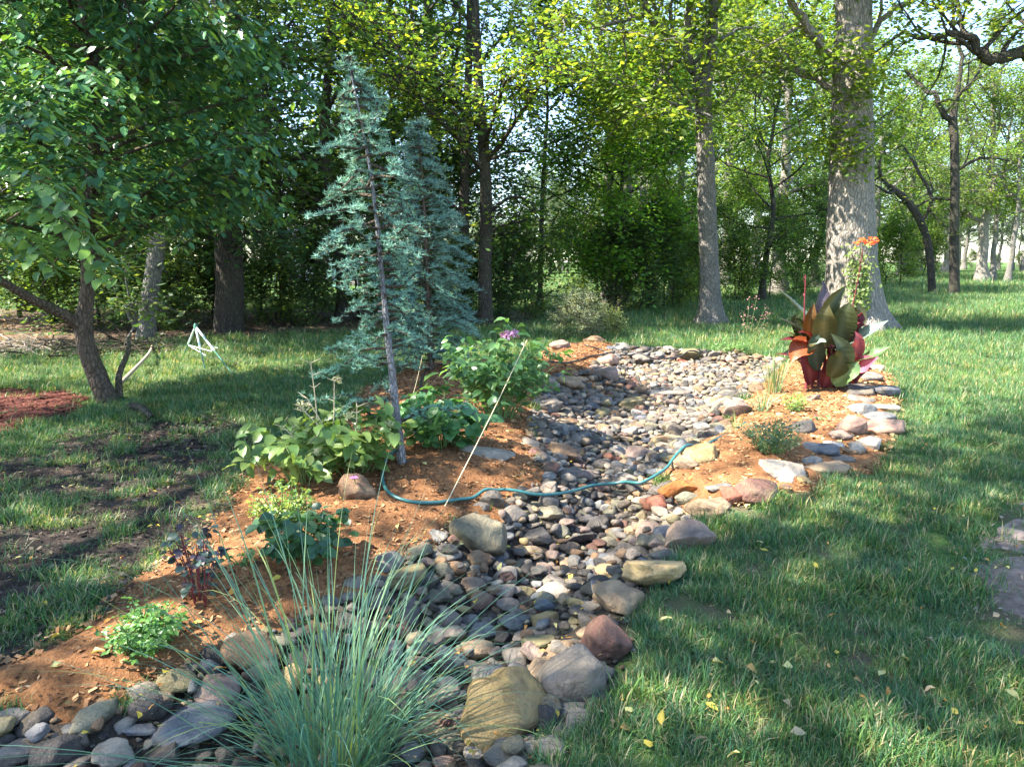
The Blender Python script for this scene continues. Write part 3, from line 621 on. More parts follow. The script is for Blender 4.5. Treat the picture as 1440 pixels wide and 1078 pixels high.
hero('crooked_limbed_oak', 'dark crooked limbs of an oak reaching in over the right side', 1640, 16,
     [(1640, 480, 60), (1640, 400, 52), (1636, 300, 48), (1630, 200, 44), (1620, 100, 40), (1610, -20, 34), (1600, -200, 20)],
     [([(1622, 110, 0), (1540, 84, 0), (1470, 74, 0), (1410, 80, 0), (1384, 82, 0), (1372, 66, 0), (1355, 48, 0), (1325, 48, 0), (1300, 55, 0), (1275, 46, 0), (1245, 60, 0)], 20, 3, 1.2),
      ([(1372, 62, 0), (1362, 30, .3), (1370, 5, .5), (1372, -30, .6)], 7, 3, 2.2), ([(1365, 70, 0), (1345, 62, -.2), (1320, 50, -.3), (1308, 30, -.4), (1290, 15, -.5)], 5, 2, 2.5),
      ([(1612, -10, 0), (1520, -5, -.5), (1450, 5, -.8), (1400, 15, -1)], 14, 3, 1.3), ([(1610, -80, 0), (1500, -140, -1), (1400, -160, -2)], 16, 5, 1.5), ([(1620, 60, 0), (1700, 20, 0), (1780, 0, 0)], 16, 5, 1.5)],
     35, M_BARKD, OAKC, leaf=.14, dens=22, jit=.22)
print('heroes', round(time.time() - T0, 1))

# ------------------------------------------------------------------ stones
import bmesh
def ico(sub):
    bm = bmesh.new(); bmesh.ops.create_icosphere(bm, subdivisions=sub, radius=1)
    V = np.array([v.co[:] for v in bm.verts]); F = np.array([[v.index for v in f.verts] for f in bm.faces]); bm.free(); return V, F
ICO = {k: ico(k) for k in (2, 3, 4)}
def stone(seed, sub, facet=4, amp=.22, fine=.05, flat=1.0, boxy=.0):
    rng = np.random.RandomState(seed); V, F = ICO[sub]; V = V.copy()
    off = Vector(rng.rand(3) * 50)
    if boxy: V = np.sign(V) * np.abs(V) ** (1 - boxy); V /= np.abs(V).max()
    n1 = np.array([mn.noise(Vector(v) * 1.1 + off) for v in V]); n2 = np.array([mn.noise(Vector(v) * 3.2 + off) for v in V])
    V = V * (1 + amp * n1 + fine * n2)[:, None]
    for _ in range(facet):
        nr = unit(rng.normal(0, 1, 3)); dd = rng.uniform(.55, .85); k = V @ nr - dd
        V = V - np.outer(np.where(k > 0, k * .9, 0), nr)
    V = V / np.abs(V).max(0)
    V[:, 2] *= flat
    n3 = np.array([mn.noise(Vector(v) * 7 + off) for v in V]) if sub >= 4 else 0
    V = V * (1 + .02 * n3)[:, None] if sub >= 4 else V
    return V, F
def stone_mesh(*a, mat=None, smooth=True, **k):
    V, F = stone(*a, **k); b = MB(); b.add(V, F); return b.mesh('stone', mat or M_ROCK, smooth)
BOULD = [stone_mesh(100 + i, 4, facet=4 if i < 6 else 13, amp=.42 if i < 6 else .35, fine=.10) for i in range(10)]   # 0-5 rounded, 6-9 angular
MEDS = [stone_mesh(200 + i, 3, facet=[4, 8, 12][i % 3], amp=.38, fine=.10) for i in range(14)]
SLATE = [stone_mesh(300 + i, 3, facet=5, amp=.25, flat=1, boxy=.35) for i in range(6)]

# colour names -> albedo
RC = {'ochre': (.25, .20, .10), 'tan': (.24, .19, .135), 'grey': (.145, .14, .135), 'maroon': (.12, .07, .06), 'mauve': (.165, .135, .13), 'brown': (.14, .098, .065), 'orange': (.26, .105, .03),
      'olive': (.15, .145, .085), 'blue grey': (.115, .13, .145), 'slate blue': (.095, .115, .15), 'pale grey': (.25, .245, .23), 'green grey': (.125, .13, .105), 'pink': (.27, .19, .16), 'cream': (.34, .28, .16), 'dark grey': (.07, .071, .072),
      'charcoal': (.04, .04, .042), 'white': (.40, .385, .36), 'brick red': (.18, .075, .055)}
RC = {k: tuple(np.array(v) * (1.18, 1.02, .86)) for k, v in RC.items()}
# px, py(centre), width px, height px, colour, label, landmark name, style (r rounded, a angular, s slab), variant, rotation
B = [
 (712, 1000, 122, 140, 'ochre', 'largest ochre green boulder, smooth and egg shaped, beside the grass clump', 'largest ochre boulder', 'r', 0, .3),
 (808, 955, 92, 120, 'grey', 'grey angular boulder with a split face beside the largest ochre boulder', 'split grey boulder', 'a', 0, .5),
 (853, 902, 82, 82, 'maroon', 'rounded brown maroon boulder just behind the split grey boulder', 'brown maroon boulder', 'r', 1, 1.5),
 (867, 842, 74, 58, 'tan', 'reddish tan boulder at the lawn edge behind the brown maroon one', 'reddish tan boulder', 'r', 2, 2.2),
 (921, 806, 88, 50, 'cream', 'long yellow ochre boulder half sunlit at the lawn edge', 'yellow ochre boulder', 'r', 3, .35),
 (965, 756, 72, 54, 'mauve', 'grey mauve wedge shaped boulder with a dark right face', 'grey mauve wedge boulder', 'a', 1, .3),
 (1000, 718, 66, 46, 'tan', 'brown sandstone boulder between the mauve wedge and the maroon boulder', 'brown sandstone boulder', 'r', 4, 2.9),
 (953, 690, 56, 32, 'orange', 'glossy rust orange boulder at the tip of the mulch island', 'rust orange boulder', 'r', 5, .1),
 (1062, 689, 74, 46, 'maroon', 'dark maroon boulder at the front of the mulch island', 'dark maroon boulder', 'a', 2, .4),
 (1030, 697, 40, 32, 'brick red', 'reddish pink boulder touching the dark maroon boulder', 'reddish pink boulder', 'a', 3, 1.4),
 (674, 757, 82, 72, 'green grey', 'big grey green boulder in front of the hose loop', 'big grey green boulder', 'r', 2, 2.7),
 (499, 692, 52, 50, 'brown', 'rounded brown boulder in the mulch beside the hose end', 'brown mulch boulder', 'r', 1, .2),
 (683, 640, 58, 20, 'pale grey', 'flat pale stone lying alone on the mulch slope', 'lone flat pale stone', 's', 0, -.15),
 (787, 637, 50, 30, 'brown', 'ochre brown boulder at the left margin of the creek stones', 'ochre brown creek boulder', 'r', 0, -.1),
 (888, 571, 40, 30, 'olive', 'olive tan boulder in the middle of the creek', 'olive creek boulder', 'r', 3, 1.0),
 (899, 588, 22, 17, 'slate blue', 'square blue slate block leaning in the middle of the creek', 'square blue slate', 's', 1, .1),
 (855, 527, 46, 24, 'mauve', 'long mauve boulder on the stones in front of the back mulch mound', 'long mauve boulder', 'a', 0, -.3),
 (853, 509, 34, 19, 'pink', 'sunlit salmon pink boulder near the black hose', 'salmon pink boulder', 'r', 2, .1),
 (798, 542, 44, 18, 'tan', 'long tan stone at the left margin of the upper creek', 'long tan creek stone', 'r', 4, .05),
 (775, 573, 44, 22, 'grey', 'low grey stone half buried beside the mulch bank', 'low grey bank stone', 'r', 5, 1.2),
 (766, 654, 26, 14, 'charcoal', 'dark blue oval stone just in front of the ochre brown creek boulder', 'dark oval stone', 'r', 3, 0),
 (753, 638, 26, 16, 'maroon', 'small purplish stone left of the ochre brown creek boulder', 'small purplish stone', 'r', 1, .7),
 (1034, 578, 40, 30, 'mauve', 'purplish angular boulder at the back tip of the mulch island', 'purplish angular boulder', 'a', 1, .2),
 (896, 638, 48, 26, 'mauve', 'broad brownish grey stone in the middle of the creek', 'broad brownish grey stone', 'a', 2, 1.8),
 (875, 492, 26, 16, 'pale grey', 'rounded grey stone at the right end of the back mulch mound', 'rounded grey mound stone', 'r', 0, 0),
 (840, 481, 34, 14, 'brown', 'rust brown stone on top of the back mulch mound', 'rust brown mound stone', 'a', 3, .3),
 (789, 488, 28, 18, 'mauve', 'mauve boulder at the left end of the back mulch mound', 'mauve mound boulder', 'a', 0, .8),
 (900, 500, 28, 12, 'grey', 'grey stone beside the black hose at the creek head', 'grey stone by black hose', 'r', 4, .2),
 (968, 500, 34, 14, 'olive', 'yellowish slab at the back edge of the creek', 'yellowish back slab', 'a', 1, 0),
 (1000, 500, 26, 12, 'grey', 'grey stone just right of the yellowish back slab', 'grey back edge stone', 'r', 5, 0),
 (940, 498, 22, 10, 'pale grey', 'pale stone just left of the yellowish back slab', 'pale back edge stone', 'r', 1, 0),
 (945, 555, 44, 14, 'grey', 'long flat grey slab in the sunlit part of the creek', 'long flat grey slab', 's', 2, .2),
 (965, 655, 48, 22, 'tan', 'tan sandstone boulder where the hose enters the mulch island', 'tan hose boulder', 'r', 1, .6),
 (985, 645, 60, 18, 'ochre', 'low sandy boulder half sunk in the tip of the mulch island', 'low sandy boulder', 'r', 2, .3),
 (1240, 552, 34, 18, 'slate blue', 'blue slate slab jutting over the lawn right of the canna', 'jutting blue slate', 's', 3, .3),
 (1205, 550, 34, 20, 'dark grey', 'dark stacked slab at the right foot of the canna', 'dark slab by canna', 's', 4, -.2),
 (1222, 533, 30, 14, 'grey', 'grey slab behind the jutting blue slate', 'grey slab behind slate', 's', 5, .4),
 (1232, 519, 26, 12, 'pale grey', 'pale stone under the pink canna leaf', 'pale stone under canna leaf', 'a', 2, .2),
 (1214, 563, 30, 12, 'grey', 'thin grey slab between the blue slate and the round paving stone', 'thin grey slab', 's', 0, .2),
 (1209, 576, 36, 20, 'blue grey', 'round blue grey flagstone right of the mulch island', 'round blue grey flagstone', 's', 1, .8),
 (1242, 575, 32, 17, 'pale grey', 'pale slab at the lawn side of the round blue grey flagstone', 'pale lawn side slab', 's', 2, .1),
 (1234, 588, 34, 15, 'blue grey', 'blue grey slab in front of the pale lawn side slab', 'front blue grey slab', 's', 3, .5),
 (1199, 602, 44, 34, 'pink', 'pinkish rough boulder standing in the flagstone border', 'pinkish border boulder', 'a', 0, .9),
 (1178, 615, 34, 20, 'mauve', 'low pinkish stone left of the pinkish border boulder', 'low pinkish border stone', 'r', 4, .1),
 (1237, 602, 48, 24, 'pink', 'broad pink slab at the lawn edge of the flagstone border', 'broad pink slab', 's', 4, -.2),
 (1222, 624, 36, 26, 'white', 'whitish angular boulder in front of the broad pink slab', 'whitish border boulder', 'a', 3, 1.9),
 (1205, 632, 26, 24, 'pale grey', 'rounded pale stone touching the whitish border boulder', 'rounded pale border stone', 'r', 0, .3),
 (1192, 636, 26, 16, 'brown', 'small brown stone among the pale border stones', 'small brown border stone', 'r', 3, -.6),
 (1154, 635, 36, 20, 'slate blue', 'dark blue slab on the mulch side of the border', 'dark blue border slab', 's', 5, -.3),
 (1175, 628, 25, 14, 'white', 'small whitish slab right of the dark blue border slab', 'small whitish slab', 's', 0, .5),
 (1136, 650, 30, 18, 'blue grey', 'blue grey block left of the large pale flagstone', 'blue grey border block', 's', 1, .7),
 (1160, 660, 46, 26, 'tan', 'large pale tan flagstone at the front of the border', 'large pale flagstone', 's', 2, .2),
 (1184, 647, 24, 12, 'grey', 'grey slab behind the small white tipped stone', 'grey border slab', 's', 3, .2),
 (1185, 659, 22, 12, 'pale grey', 'small pale stone at the lawn end of the large pale flagstone', 'small pale end stone', 'r', 5, .2),
 (1100, 662, 50, 28, 'pale grey', 'broad pale grey flagstone left end of the border', 'broad pale grey flagstone', 's', 4, .1),
 (1106, 674, 26, 18, 'white', 'white quartz like triangular stone in front of the broad pale flagstone', 'white triangular stone', 'a', 2, .4),
 (1128, 678, 24, 12, 'ochre', 'sandy wedge stone right of the white triangular stone', 'sandy wedge stone', 'r', 4, .4),
 (1103, 687, 22, 12, 'brown', 'small brown stone right of the dark maroon boulder', 'small brown front stone', 'r', 1, .4),
 (1012, 688, 30, 12, 'blue grey', 'flat blue grey stone behind the brown sandstone boulder', 'flat blue grey stone', 's', 5, .4),
 (1128, 605, 42, 16, 'dark grey', 'dark low stone sunk in the mulch right of the dark green shrub', 'dark sunk island stone', 'r', 2, .1),
 (1141, 562, 26, 17, 'mauve', 'purplish stone on the mulch beside the small yellow green plant', 'purplish island stone', 'r', 3, .5),
 (1065, 548, 28, 18, 'brown', 'brown stone behind the small grass tufts', 'brown stone by tufts', 'r', 0, .4),
 (270, 1010, 82, 58, 'slate blue', 'large flat slate under the left side of the grass clump', 'large flat slate', 's', 1, .6),
 (348, 918, 84, 48, 'brown', 'brown boulder behind the grass blades at the foot of the mulch', 'brown boulder behind grass', 'r', 4, .2),
 (440, 888, 44, 32, 'brown', 'shaded brown stone behind the middle of the grass clump', 'shaded brown stone', 'r', 5, .2),
 (572, 812, 62, 46, 'olive', 'mossy olive boulder behind the upright grass blades', 'mossy olive boulder', 'r', 3, .9),
 (590, 776, 36, 22, 'green grey', 'dark green stone at the mulch edge above the mossy olive boulder', 'dark green edge stone', 'r', 2, .2),
 (624, 806, 26, 32, 'green grey', 'upright grey green stone right of the mossy olive boulder', 'upright grey green stone', 'r', 1, .2),
 (619, 838, 34, 26, 'green grey', 'rounded green grey cobble below the upright stone', 'rounded green cobble', 'r', 0, .2),
 (675, 893, 44, 38, 'blue grey', 'blue grey block standing among cobbles behind the largest ochre boulder', 'blue grey block', 'a', 1, .2),
 (757, 906, 46, 38, 'olive', 'green olive cobble left of the brown maroon boulder', 'green olive cobble', 'r', 3, .3),
 (712, 852, 36, 22, 'grey', 'domed grey cobble behind the blue grey block', 'domed grey cobble', 'r', 1, .3),
 (850, 806, 38, 28, 'cream', 'cream yellow knobbly stone left of the long yellow ochre boulder', 'cream yellow stone', 'r', 4, .3),
 (738, 833, 34, 22, 'olive', 'olive brown block in the middle of the lower creek', 'olive brown block', 'a', 2, .3),
 (771, 846, 34, 34, 'green grey', 'slanting green grey stone right of the olive brown block', 'slanting green stone', 'a', 3, .9),
 (766, 875, 40, 16, 'ochre', 'flat ochre stone behind the green olive cobble', 'flat ochre stone', 'r', 2, -.2),
 (757, 758, 44, 16, 'grey', 'long grey stone right of the big grey green boulder', 'long grey stone', 'a', 0, .1),
 (690, 705, 34, 30, 'dark grey', 'dark grey stone under the hose behind the big grey green boulder', 'dark stone under hose', 'a', 1, .1),
 (730, 700, 22, 20, 'green grey', 'grey stone beside which the hose dips out of the mulch', 'grey stone at hose dip', 'r', 1, .1),
 (772, 722, 38, 22, 'green grey', 'mossy dark cobble in front of the hose', 'mossy dark cobble', 'r', 0, .1),
 (795, 793, 24, 14, 'tan', 'small tan pebble in the middle of the lower creek', 'small tan pebble', 'r', 4, .1),
 (820, 950, 30, 24, 'charcoal', 'dark stone wedged between the split grey and the brown maroon boulder', 'dark wedged stone', 'a', 3, .1),
 (20, 1008, 44, 30, 'blue grey', 'blue grey stone standing at the mulch edge in the near left corner', 'near corner blue grey stone', 'a', 2, .1),
 (18, 1058, 62, 50, 'grey', 'big grey stone in the near left corner', 'near corner grey stone', 'r', 5, .1),
 (78, 1056, 66, 56, 'charcoal', 'big dark stone right of the near corner grey stone', 'near corner dark stone', 'r', 2, .1),
 (112, 1045, 26, 30, 'dark grey', 'small dark stone right of the near corner dark stone', 'near corner small dark stone', 'a', 1, .1),
 (158, 1062, 60, 34, 'pale grey', 'pale grey stone at the bottom left edge of the creek', 'near pale grey stone', 'r', 4, .1),
 (200, 1028, 34, 16, 'slate blue', 'flat blue stone with a yellow leaf beside it', 'flat blue leaf stone', 's', 3, .1),
 (235, 1062, 54, 40, 'charcoal', 'dark wet looking stone left of the grass clump', 'dark wet stone', 'a', 0, .1),
 (668, 1062, 40, 26, 'pale grey', 'pale cobble in front of the largest ochre boulder', 'pale front cobble', 'r', 1, .1),
]
LAND = []      # landmarks: x, y, name
tops = []
placed = []    # x, y, radius of set stones
rngb = np.random.RandomState(5)
def put_stone(me, px, py, wpx, hpx, colr, label, name='boulder', cat='boulder', rot=0, style='r', group=None):
    g = G(px, py + hpx * .22); d = g[1] * CP + (CAM_H - g[2]) * SP
    W = wpx * d / FPX; th = math.atan2(CAM_H - g[2], g[1]); 
    Hh = (hpx * d / FPX - W * .80 * math.sin(th)) / math.cos(th)
    lo, hi = (.24, .40) if style == 's' else (.42, .85)
    Hh = min(max(Hh, W * lo), W * hi); Dp = W * (.85 if style != 's' else .75)
    if style == 's': Dp = min(max((hpx * d / FPX - Hh * math.cos(th)) / math.sin(th), W * .5), W * 1.2)
    o = link(name, me, None, (g[0], g[1], g[2] + Hh * (.30 if style != 's' else .35) + .01), colr)
    o.rotation_euler = (rngb.uniform(-.12, .12), rngb.uniform(-.12, .12), rot); q_ = 1.34 if style == 's' else 1.06; o.scale = (W * .54 * q_, Dp * .54 * q_, Hh * .62)
    placed.append((g[0], g[1], W * .45)); tops.append((g[0], g[1], W * .5, o.location.z + Hh * .55))
    return tag(o, label, cat, group)
for (px, py, wp, hp, cn, lab, short, st, vi, rot) in B:
    me = SLATE[vi] if st == 's' else BOULD[vi % 6] if st == 'r' else BOULD[6 + vi % 4]
    c = np.array(RC[cn]) * rngb.uniform(.9, 1.1)
    put_stone(me, px, py, wp, hp, c, lab, 'flagstone' if st == 's' else 'boulder', 'flagstone' if st == 's' else 'boulder', rot, st, 'boulders and slabs edging the dry creek')
    LAND.append((px, py, short))

def in_view(x, y, z, m=20):
    px, py, d = proj(x, y, z); return (px > -m) & (px < 1440 + m) & (py < 1078 + m) & (d > .3)
# scattered creek stones
names = ['dark grey', 'grey', 'charcoal', 'blue grey', 'mauve', 'brown', 'tan', 'green grey', 'pale grey', 'slate blue', 'maroon', 'pink', 'olive', 'cream', 'brick red']
pw = np.array([.19, .20, .09, .12, .08, .07, .055, .08, .05, .03, .03, .015, .03, .01, .006]); pw /= pw.sum()
rs = np.random.RandomState(77)
lo, hi = CREEK.min(0), CREEK.max(0)
N = 60000; X = rs.uniform(lo[0], hi[0], N); Y = rs.uniform(lo[1], hi[1], N); s = sdist(X, Y, CREEK)
k = (s > .02) & in_view(X, Y, 0 * X, 90); X, Y, s = X[k], Y[k], s[k]
Rr = np.clip(rs.lognormal(math.log(.037), .42, len(X)), .017, .095) * np.interp(Y, [2, 5, 12], [.85, .95, 1.05])
o_ = np.argsort(-Rr); X, Y, Rr, s = X[o_], Y[o_], Rr[o_], s[o_]
cell = .25; gridd = {}
def near(x, y):
    cx, cy = int(x // cell), int(y // cell)
    for a in (-1, 0, 1):
        for b_ in (-1, 0, 1): yield from gridd.get((cx + a, cy + b_), ())
for q in placed: gridd.setdefault((int(q[0] // cell), int(q[1] // cell)), []).append((q[0], q[1], q[2] * .8, 0))
acc = []
for i in range(len(X)):
    ok = True; over = 0
    for (x, y, r, lv) in near(X[i], Y[i]):
        dd = math.hypot(X[i] - x, Y[i] - y)
        if dd < .80 * (r + Rr[i]): ok = False; break
    if ok:
        gridd.setdefault((int(X[i] // cell), int(Y[i] // cell)), []).append((X[i], Y[i], Rr[i], 0)); acc.append((X[i], Y[i], Rr[i], 0))
lev0 = len(acc)
g2 = {}
for i in rs.permutation(len(X))[:14000]:     # a second, looser layer lying on the first
    if s[i] < .12 or Rr[i] < .028: continue
    cx, cy = int(X[i] // cell), int(Y[i] // cell)
    if any(math.hypot(X[i] - x, Y[i] - y) < 1.25 * (r + Rr[i]) for a in (-1, 0, 1) for b_ in (-1, 0, 1) for (x, y, r) in g2.get((cx + a, cy + b_), ())): continue
    if any(math.hypot(X[i] - x, Y[i] - y) < r * .9 + Rr[i] * .6 for (x, y, r) in placed): continue
    g2.setdefault((cx, cy), []).append((X[i], Y[i], Rr[i])); acc.append((X[i], Y[i], Rr[i] * .95, 1))
acc = np.array(acc); hh = hgt(acc[:, 0], acc[:, 1]); zz = hh + acc[:, 2] * .28 + acc[:, 3] * .045
px, py, dd = proj(acc[:, 0], acc[:, 1], zz); size_px = acc[:, 2] * 2 * FPX / dd
ci = rs.choice(len(names), len(acc), p=pw); 
fp = rs.rand(len(acc)) < .03; 
vis = (px > 5) & (px < 1435) & (py < 1070) & (py > 480)
hid = (px < 640) & (py > 900) & (rs.rand(len(px)) < .6)      # mostly behind the grass clump
order = np.argsort(-np.where(vis & ~hid, size_px, 0)); big = order[:205]; bigset = set(big.tolist())
print('stones', len(acc), lev0, round(time.time() - T0, 1))
ORD = ['', ', second closest', ', third closest', ', fourth closest', ', fifth closest', ', sixth closest', ', seventh closest', ', eighth closest', ', ninth closest']
def relation(x, y, exclude=None):
    best = sorted(LAND, key=lambda q: (q[0] - x) ** 2 + ((q[1] - y) * 1.3) ** 2)[0]
    dx, dy = x - best[0], (y - best[1]) * 1.3
    r = ('right of' if dx > 0 else 'left of') if abs(dx) > abs(dy) else ('in front of' if dy > 0 else 'behind')
    return r, best[2], math.hypot(dx, dy)
def unique_labels(items):
    """items: (x, y, phrase) -> a label for each, ordered by closeness where the words agree"""
    g = {}
    for i, (x, y, ph) in enumerate(items):
        r, nm, d = relation(x, y); g.setdefault((ph, r, nm), []).append((d, i))
    out = [None] * len(items)
    for (ph, r, nm), L in g.items():
        for q, (d, i) in enumerate(sorted(L)): out[i] = f'{ph} {r} the {nm}{ORD[min(q, 8)] if len(L) > 1 and q else ""}'
    return out
med = np.median(size_px[big])
kinds = rs.randint(0, 20, len(acc))
items = []
for i in big:
    k = kinds[i]; shape = 'flat' if k >= 14 else ['smooth', 'blocky', 'angular'][k % 14 % 3]
    items.append((px[i], py[i], f"{shape} {names[ci[i]]} cobble"))
labs = unique_labels(items)
for i, lab in zip(big, labs):
    k = kinds[i]; me = SLATE[k - 14] if k >= 14 else MEDS[k]; r = acc[i, 2]; a = rs.uniform(.8, 1.25); fl = .32 if k >= 14 else rs.uniform(.5, .8)
    o = link('cobble', me, None, (acc[i, 0], acc[i, 1], zz[i]), np.array(RC[names[ci[i]]]) * rs.uniform(.8, 1.2))
    o.scale = (r * 1.12 * a, r * 1.12 / a, r * fl * 1.15); o.rotation_euler = (rs.normal(0, .2), rs.normal(0, .2), rs.rand() * 6.28)
    tag(o, lab, 'stone', 'river cobbles filling the dry creek')
tmpl = [stone(400 + i, 2, facet=[4, 8, 12][i % 3], amp=.4, fine=.1) for i in range(16)]
tmpl_n = [stone(400 + i, 3, facet=[4, 8, 12][i % 3], amp=.4, fine=.1) for i in range(16)]
b = MB()
rest = [i for i in range(len(acc)) if i not in bigset]
for i in rest:
    V, F = (tmpl_n if size_px[i] > 16 else tmpl)[rs.randint(16)]; r = acc[i, 2]; a = rs.uniform(.75, 1.3); fl = rs.uniform(.35, .8)
    V = V * [r * 1.12 * a, r * 1.12 / a, r * fl * 1.15]; t, u = rs.rand() * 6.28, rs.normal(0, .25)
    ct, st_, cu, su = math.cos(t), math.sin(t), math.cos(u), math.sin(u)
    M = np.array([[ct, -st_, 0], [st_, ct, 0], [0, 0, 1]]) @ np.array([[1, 0, 0], [0, cu, -su], [0, su, cu]])
    b.add(V @ M.T + [acc[i, 0], acc[i, 1], zz[i]], F, np.array(RC[names[ci[i]]]) * rs.uniform(.75, 1.25))
# gravel filling the chinks
n = 9000; gx = rs.uniform(lo[0], hi[0], n * 3); gy = rs.uniform(lo[1], hi[1], n * 3); gs = sdist(gx, gy, CREEK)
k = (gs > -.03) & in_view(gx, gy, 0 * gx, 40); gx, gy = gx[k][:n], gy[k][:n]; gz = hgt(gx, gy) + .004
V0, F0 = stone(500, 2, facet=4); 
oct_V = np.array([[1, 0, 0], [0, 1, 0], [-1, 0, 0], [0, -1, 0], [0, 0, 1], [0, 0, -1]], float) * .9; oct_F = np.array([[0, 1, 4], [1, 2, 4], [2, 3, 4], [3, 0, 4], [1, 0, 5], [2, 1, 5], [3, 2, 5], [0, 3, 5]])
for i in range(len(gx)):
    r = rs.uniform(.008, .022); V = (oct_V + rs.normal(0, .22, (6, 3))) * r * [1.2, 1, .7]
    b.add(V + [gx[i], gy[i], gz[i] + rs.uniform(0, .01)], oct_F, np.array(RC[names[rs.choice(len(names), p=pw)]]) * rs.uniform(.6, 1.3))
tag(link('river_gravel', b.mesh('river_gravel', M_PEB)), 'smaller grey and brown river stones filling the dry creek between the cobbles', kind='stuff')
print('stones built', round(time.time() - T0, 1))

# ------------------------------------------------------------------ small near tree on the left
def near_tree():
    rng = np.random.RandomState(41); Y = 8.5; g = G(152, 566); Y = g[1]; o = np.array([g[0], g[1], g[2]])
    e = empty('shade_tree', tuple(o), 'small low branched tree with broad drooping leaves by the red mulch at the left', 'tree')
    sc = Y / FPX
    def tr(path, par, nm, mat=M_BARKL, sides=12, jitter=.03):
        p = np.array([P(a, b_, Y) + [0, dy, 0] for a, b_, dy, _ in path]) - o; r = np.array([q[3] for q in path]) * sc / 2
        pts = smooth_path(p, 5); rr = np.interp(np.linspace(0, len(p) - 1, len(pts)), range(len(p)), r)
        V, F = tube(pts, rr, sides); V += rng.normal(0, r[0] * jitter, V.shape); b = MB(); b.add(V, F); return pts, b
    main, tb = tr([(158, 575, 0, 34), (148, 555, 0, 28), (134, 522, 0, 26), (122, 488, 0, 24), (118, 455, 0, 24), (122, 420, 0, 19), (124, 360, 0, 17), (126, 290, 0, 15), (118, 200, .2, 13), (108, 100, .3, 11), (90, -20, .3, 9), (80, -150, .3, 6), (78, -260, .3, 3)], e, 'trunk')
    V, F = tube(smooth_path(np.array([P(a, b_, Y) + [0, dy, 0] for a, b_, dy in [(119, 462, 0), (104, 440, -.2), (86, 418, -.5), (60, 380, -.9), (30, 320, -1.4), (0, 270, -1.8)]]) - o, 4), np.linspace(.07, .02, 21), 8); tb.add(V, F)
    V, F = tube(smooth_path(np.array([P(a, b_, Y) + [0, dy, 0] for a, b_, dy in [(165, 560, .05), (155, 530, .2), (158, 500, .35), (150, 480, .5)]]) - o, 4), np.linspace(.045, .02, 13), 7); tb.add(V, F)
    link('trunk', tb.mesh('trunk', M_BARKL), e)
    lb = MB(); sites = []; dirs = []
    top = main[-1][2]; zs = np.linspace(1.6, top, 74)
    for k, z in enumerate(zs):
        c = np.array([np.interp(z, main[:, 2], main[:, 0]), np.interp(z, main[:, 2], main[:, 1]), z])
        az = k * 2.399 + rng.normal(0, .3); u = (z - 1.7) / (top - 1.7)
        L = rng.uniform(1.9, 2.6) * (1 - .45 * max(0, u - .5) * 2) * (.8 if u < .03 else 1)
        if math.sin(az) < -.2: L *= 1.05
        d = np.array([math.cos(az), math.sin(az), .42])
        lp, dd_ = wig(rng, c, d, L, 9, .10, .0, .12); lp = smooth_path(lp, 2)
        V, F = tube(lp, np.linspace(.028, .006, len(lp)), 5); lb.add(V, F)
        for j in range(11):
            t = .22 + .78 * (j + rng.rand()) / 11; q = min(int(t * (len(lp) - 1)), len(lp) - 2); tan = unit(lp[q + 1] - lp[q])
            side = unit(np.cross(tan, [0, 0, 1])) * (1 if j % 2 else -1)
            tp, _ = wig(rng, lp[q], unit(tan * .7 + side * rng.uniform(.5, 1.0) + [0, 0, rng.normal(-.1, .25)]), rng.uniform(.35, .75), 6, .12, 0, .12)
            V, F = tube(tp, np.linspace(.006, .002, 7), 3); lb.add(V, F)
            for m in range(1, 7):
                tt = unit(tp[m] - tp[m - 1])
                for sgn in (-1, 1):
                    s_ = unit(np.cross(tt, [0, 0, 1]) + 1e-6) * sgn
                    for rep in range(3):
                        sites.append(tp[m] + rng.normal(0, .035 + .05 * rep, 3)); dirs.append(unit(tt * .7 + s_ * rng.uniform(.6, 1.1) + [0, 0, rng.uniform(-.75, -.05)]))
    link('branch', lb.mesh('branch', M_TWIG), e)
    S = np.array(sites); D = np.array(dirs)
    cols = np.array([(.055, .15, .07), (.07, .18, .07), (.05, .13, .065), (.13, .24, .05)])
    V, F, c = leaf_shapes(rng, S, .115, D, .35, cols[rng.randint(0, 4, len(S))], .55); b = MB(); b.add(V, F, c)
    tag(link('crown', b.mesh('crown', M_GLOSSY, False), e), kind='stuff')
    return e, o, rng
NT_E, NT_O, NT_R = near_tree()

# single big leaf meshes, shared by the leaves that are built one by one
def leaf_mesh(name, asp=.5, fold=.12, curl=.15, n=5, mat=None, shape='oval', wave=0.0, seed=0):
    rng = np.random.RandomState(seed); b = MB(); V = []
    for i in range(n + 1):
        t = i / n
        wdt = {'oval': math.sin(math.pi * t ** .8) ** .75, 'round': math.sin(math.pi * t) ** .5, 'lance': math.sin(math.pi * t ** .9)}[shape] * asp / 2 if 0 < t < 1 else 0.004
        z = -curl * t * t + .04 * math.sin(t * 3)
        V += [(t, -wdt, z + fold * wdt * 2 + wave * rng.normal(0, .03)), (t, 0, z), (t, wdt, z + fold * wdt * 2 + wave * rng.normal(0, .03))]
    F = []
    for i in range(n):
        a = i * 3; F += [(a, a + 3, a + 4, a + 1), (a + 1, a + 4, a + 5, a + 2)]
    b.add(V, F, (1, 1, 1)); return b.mesh(name, mat or M_GLOSSY)
LM_OVAL = [leaf_mesh('leaf_oval', .55, .15, .2, seed=i, wave=1, mat=M_GLOSSY) for i in range(3)]
LM_ROUND = [leaf_mesh('leaf_round', .78, .12, .18, shape='round', seed=i, wave=1) for i in range(3)]
LM_LANCE = [leaf_mesh('leaf_lance', .28, .1, .3, shape='lance', seed=i) for i in range(3)]
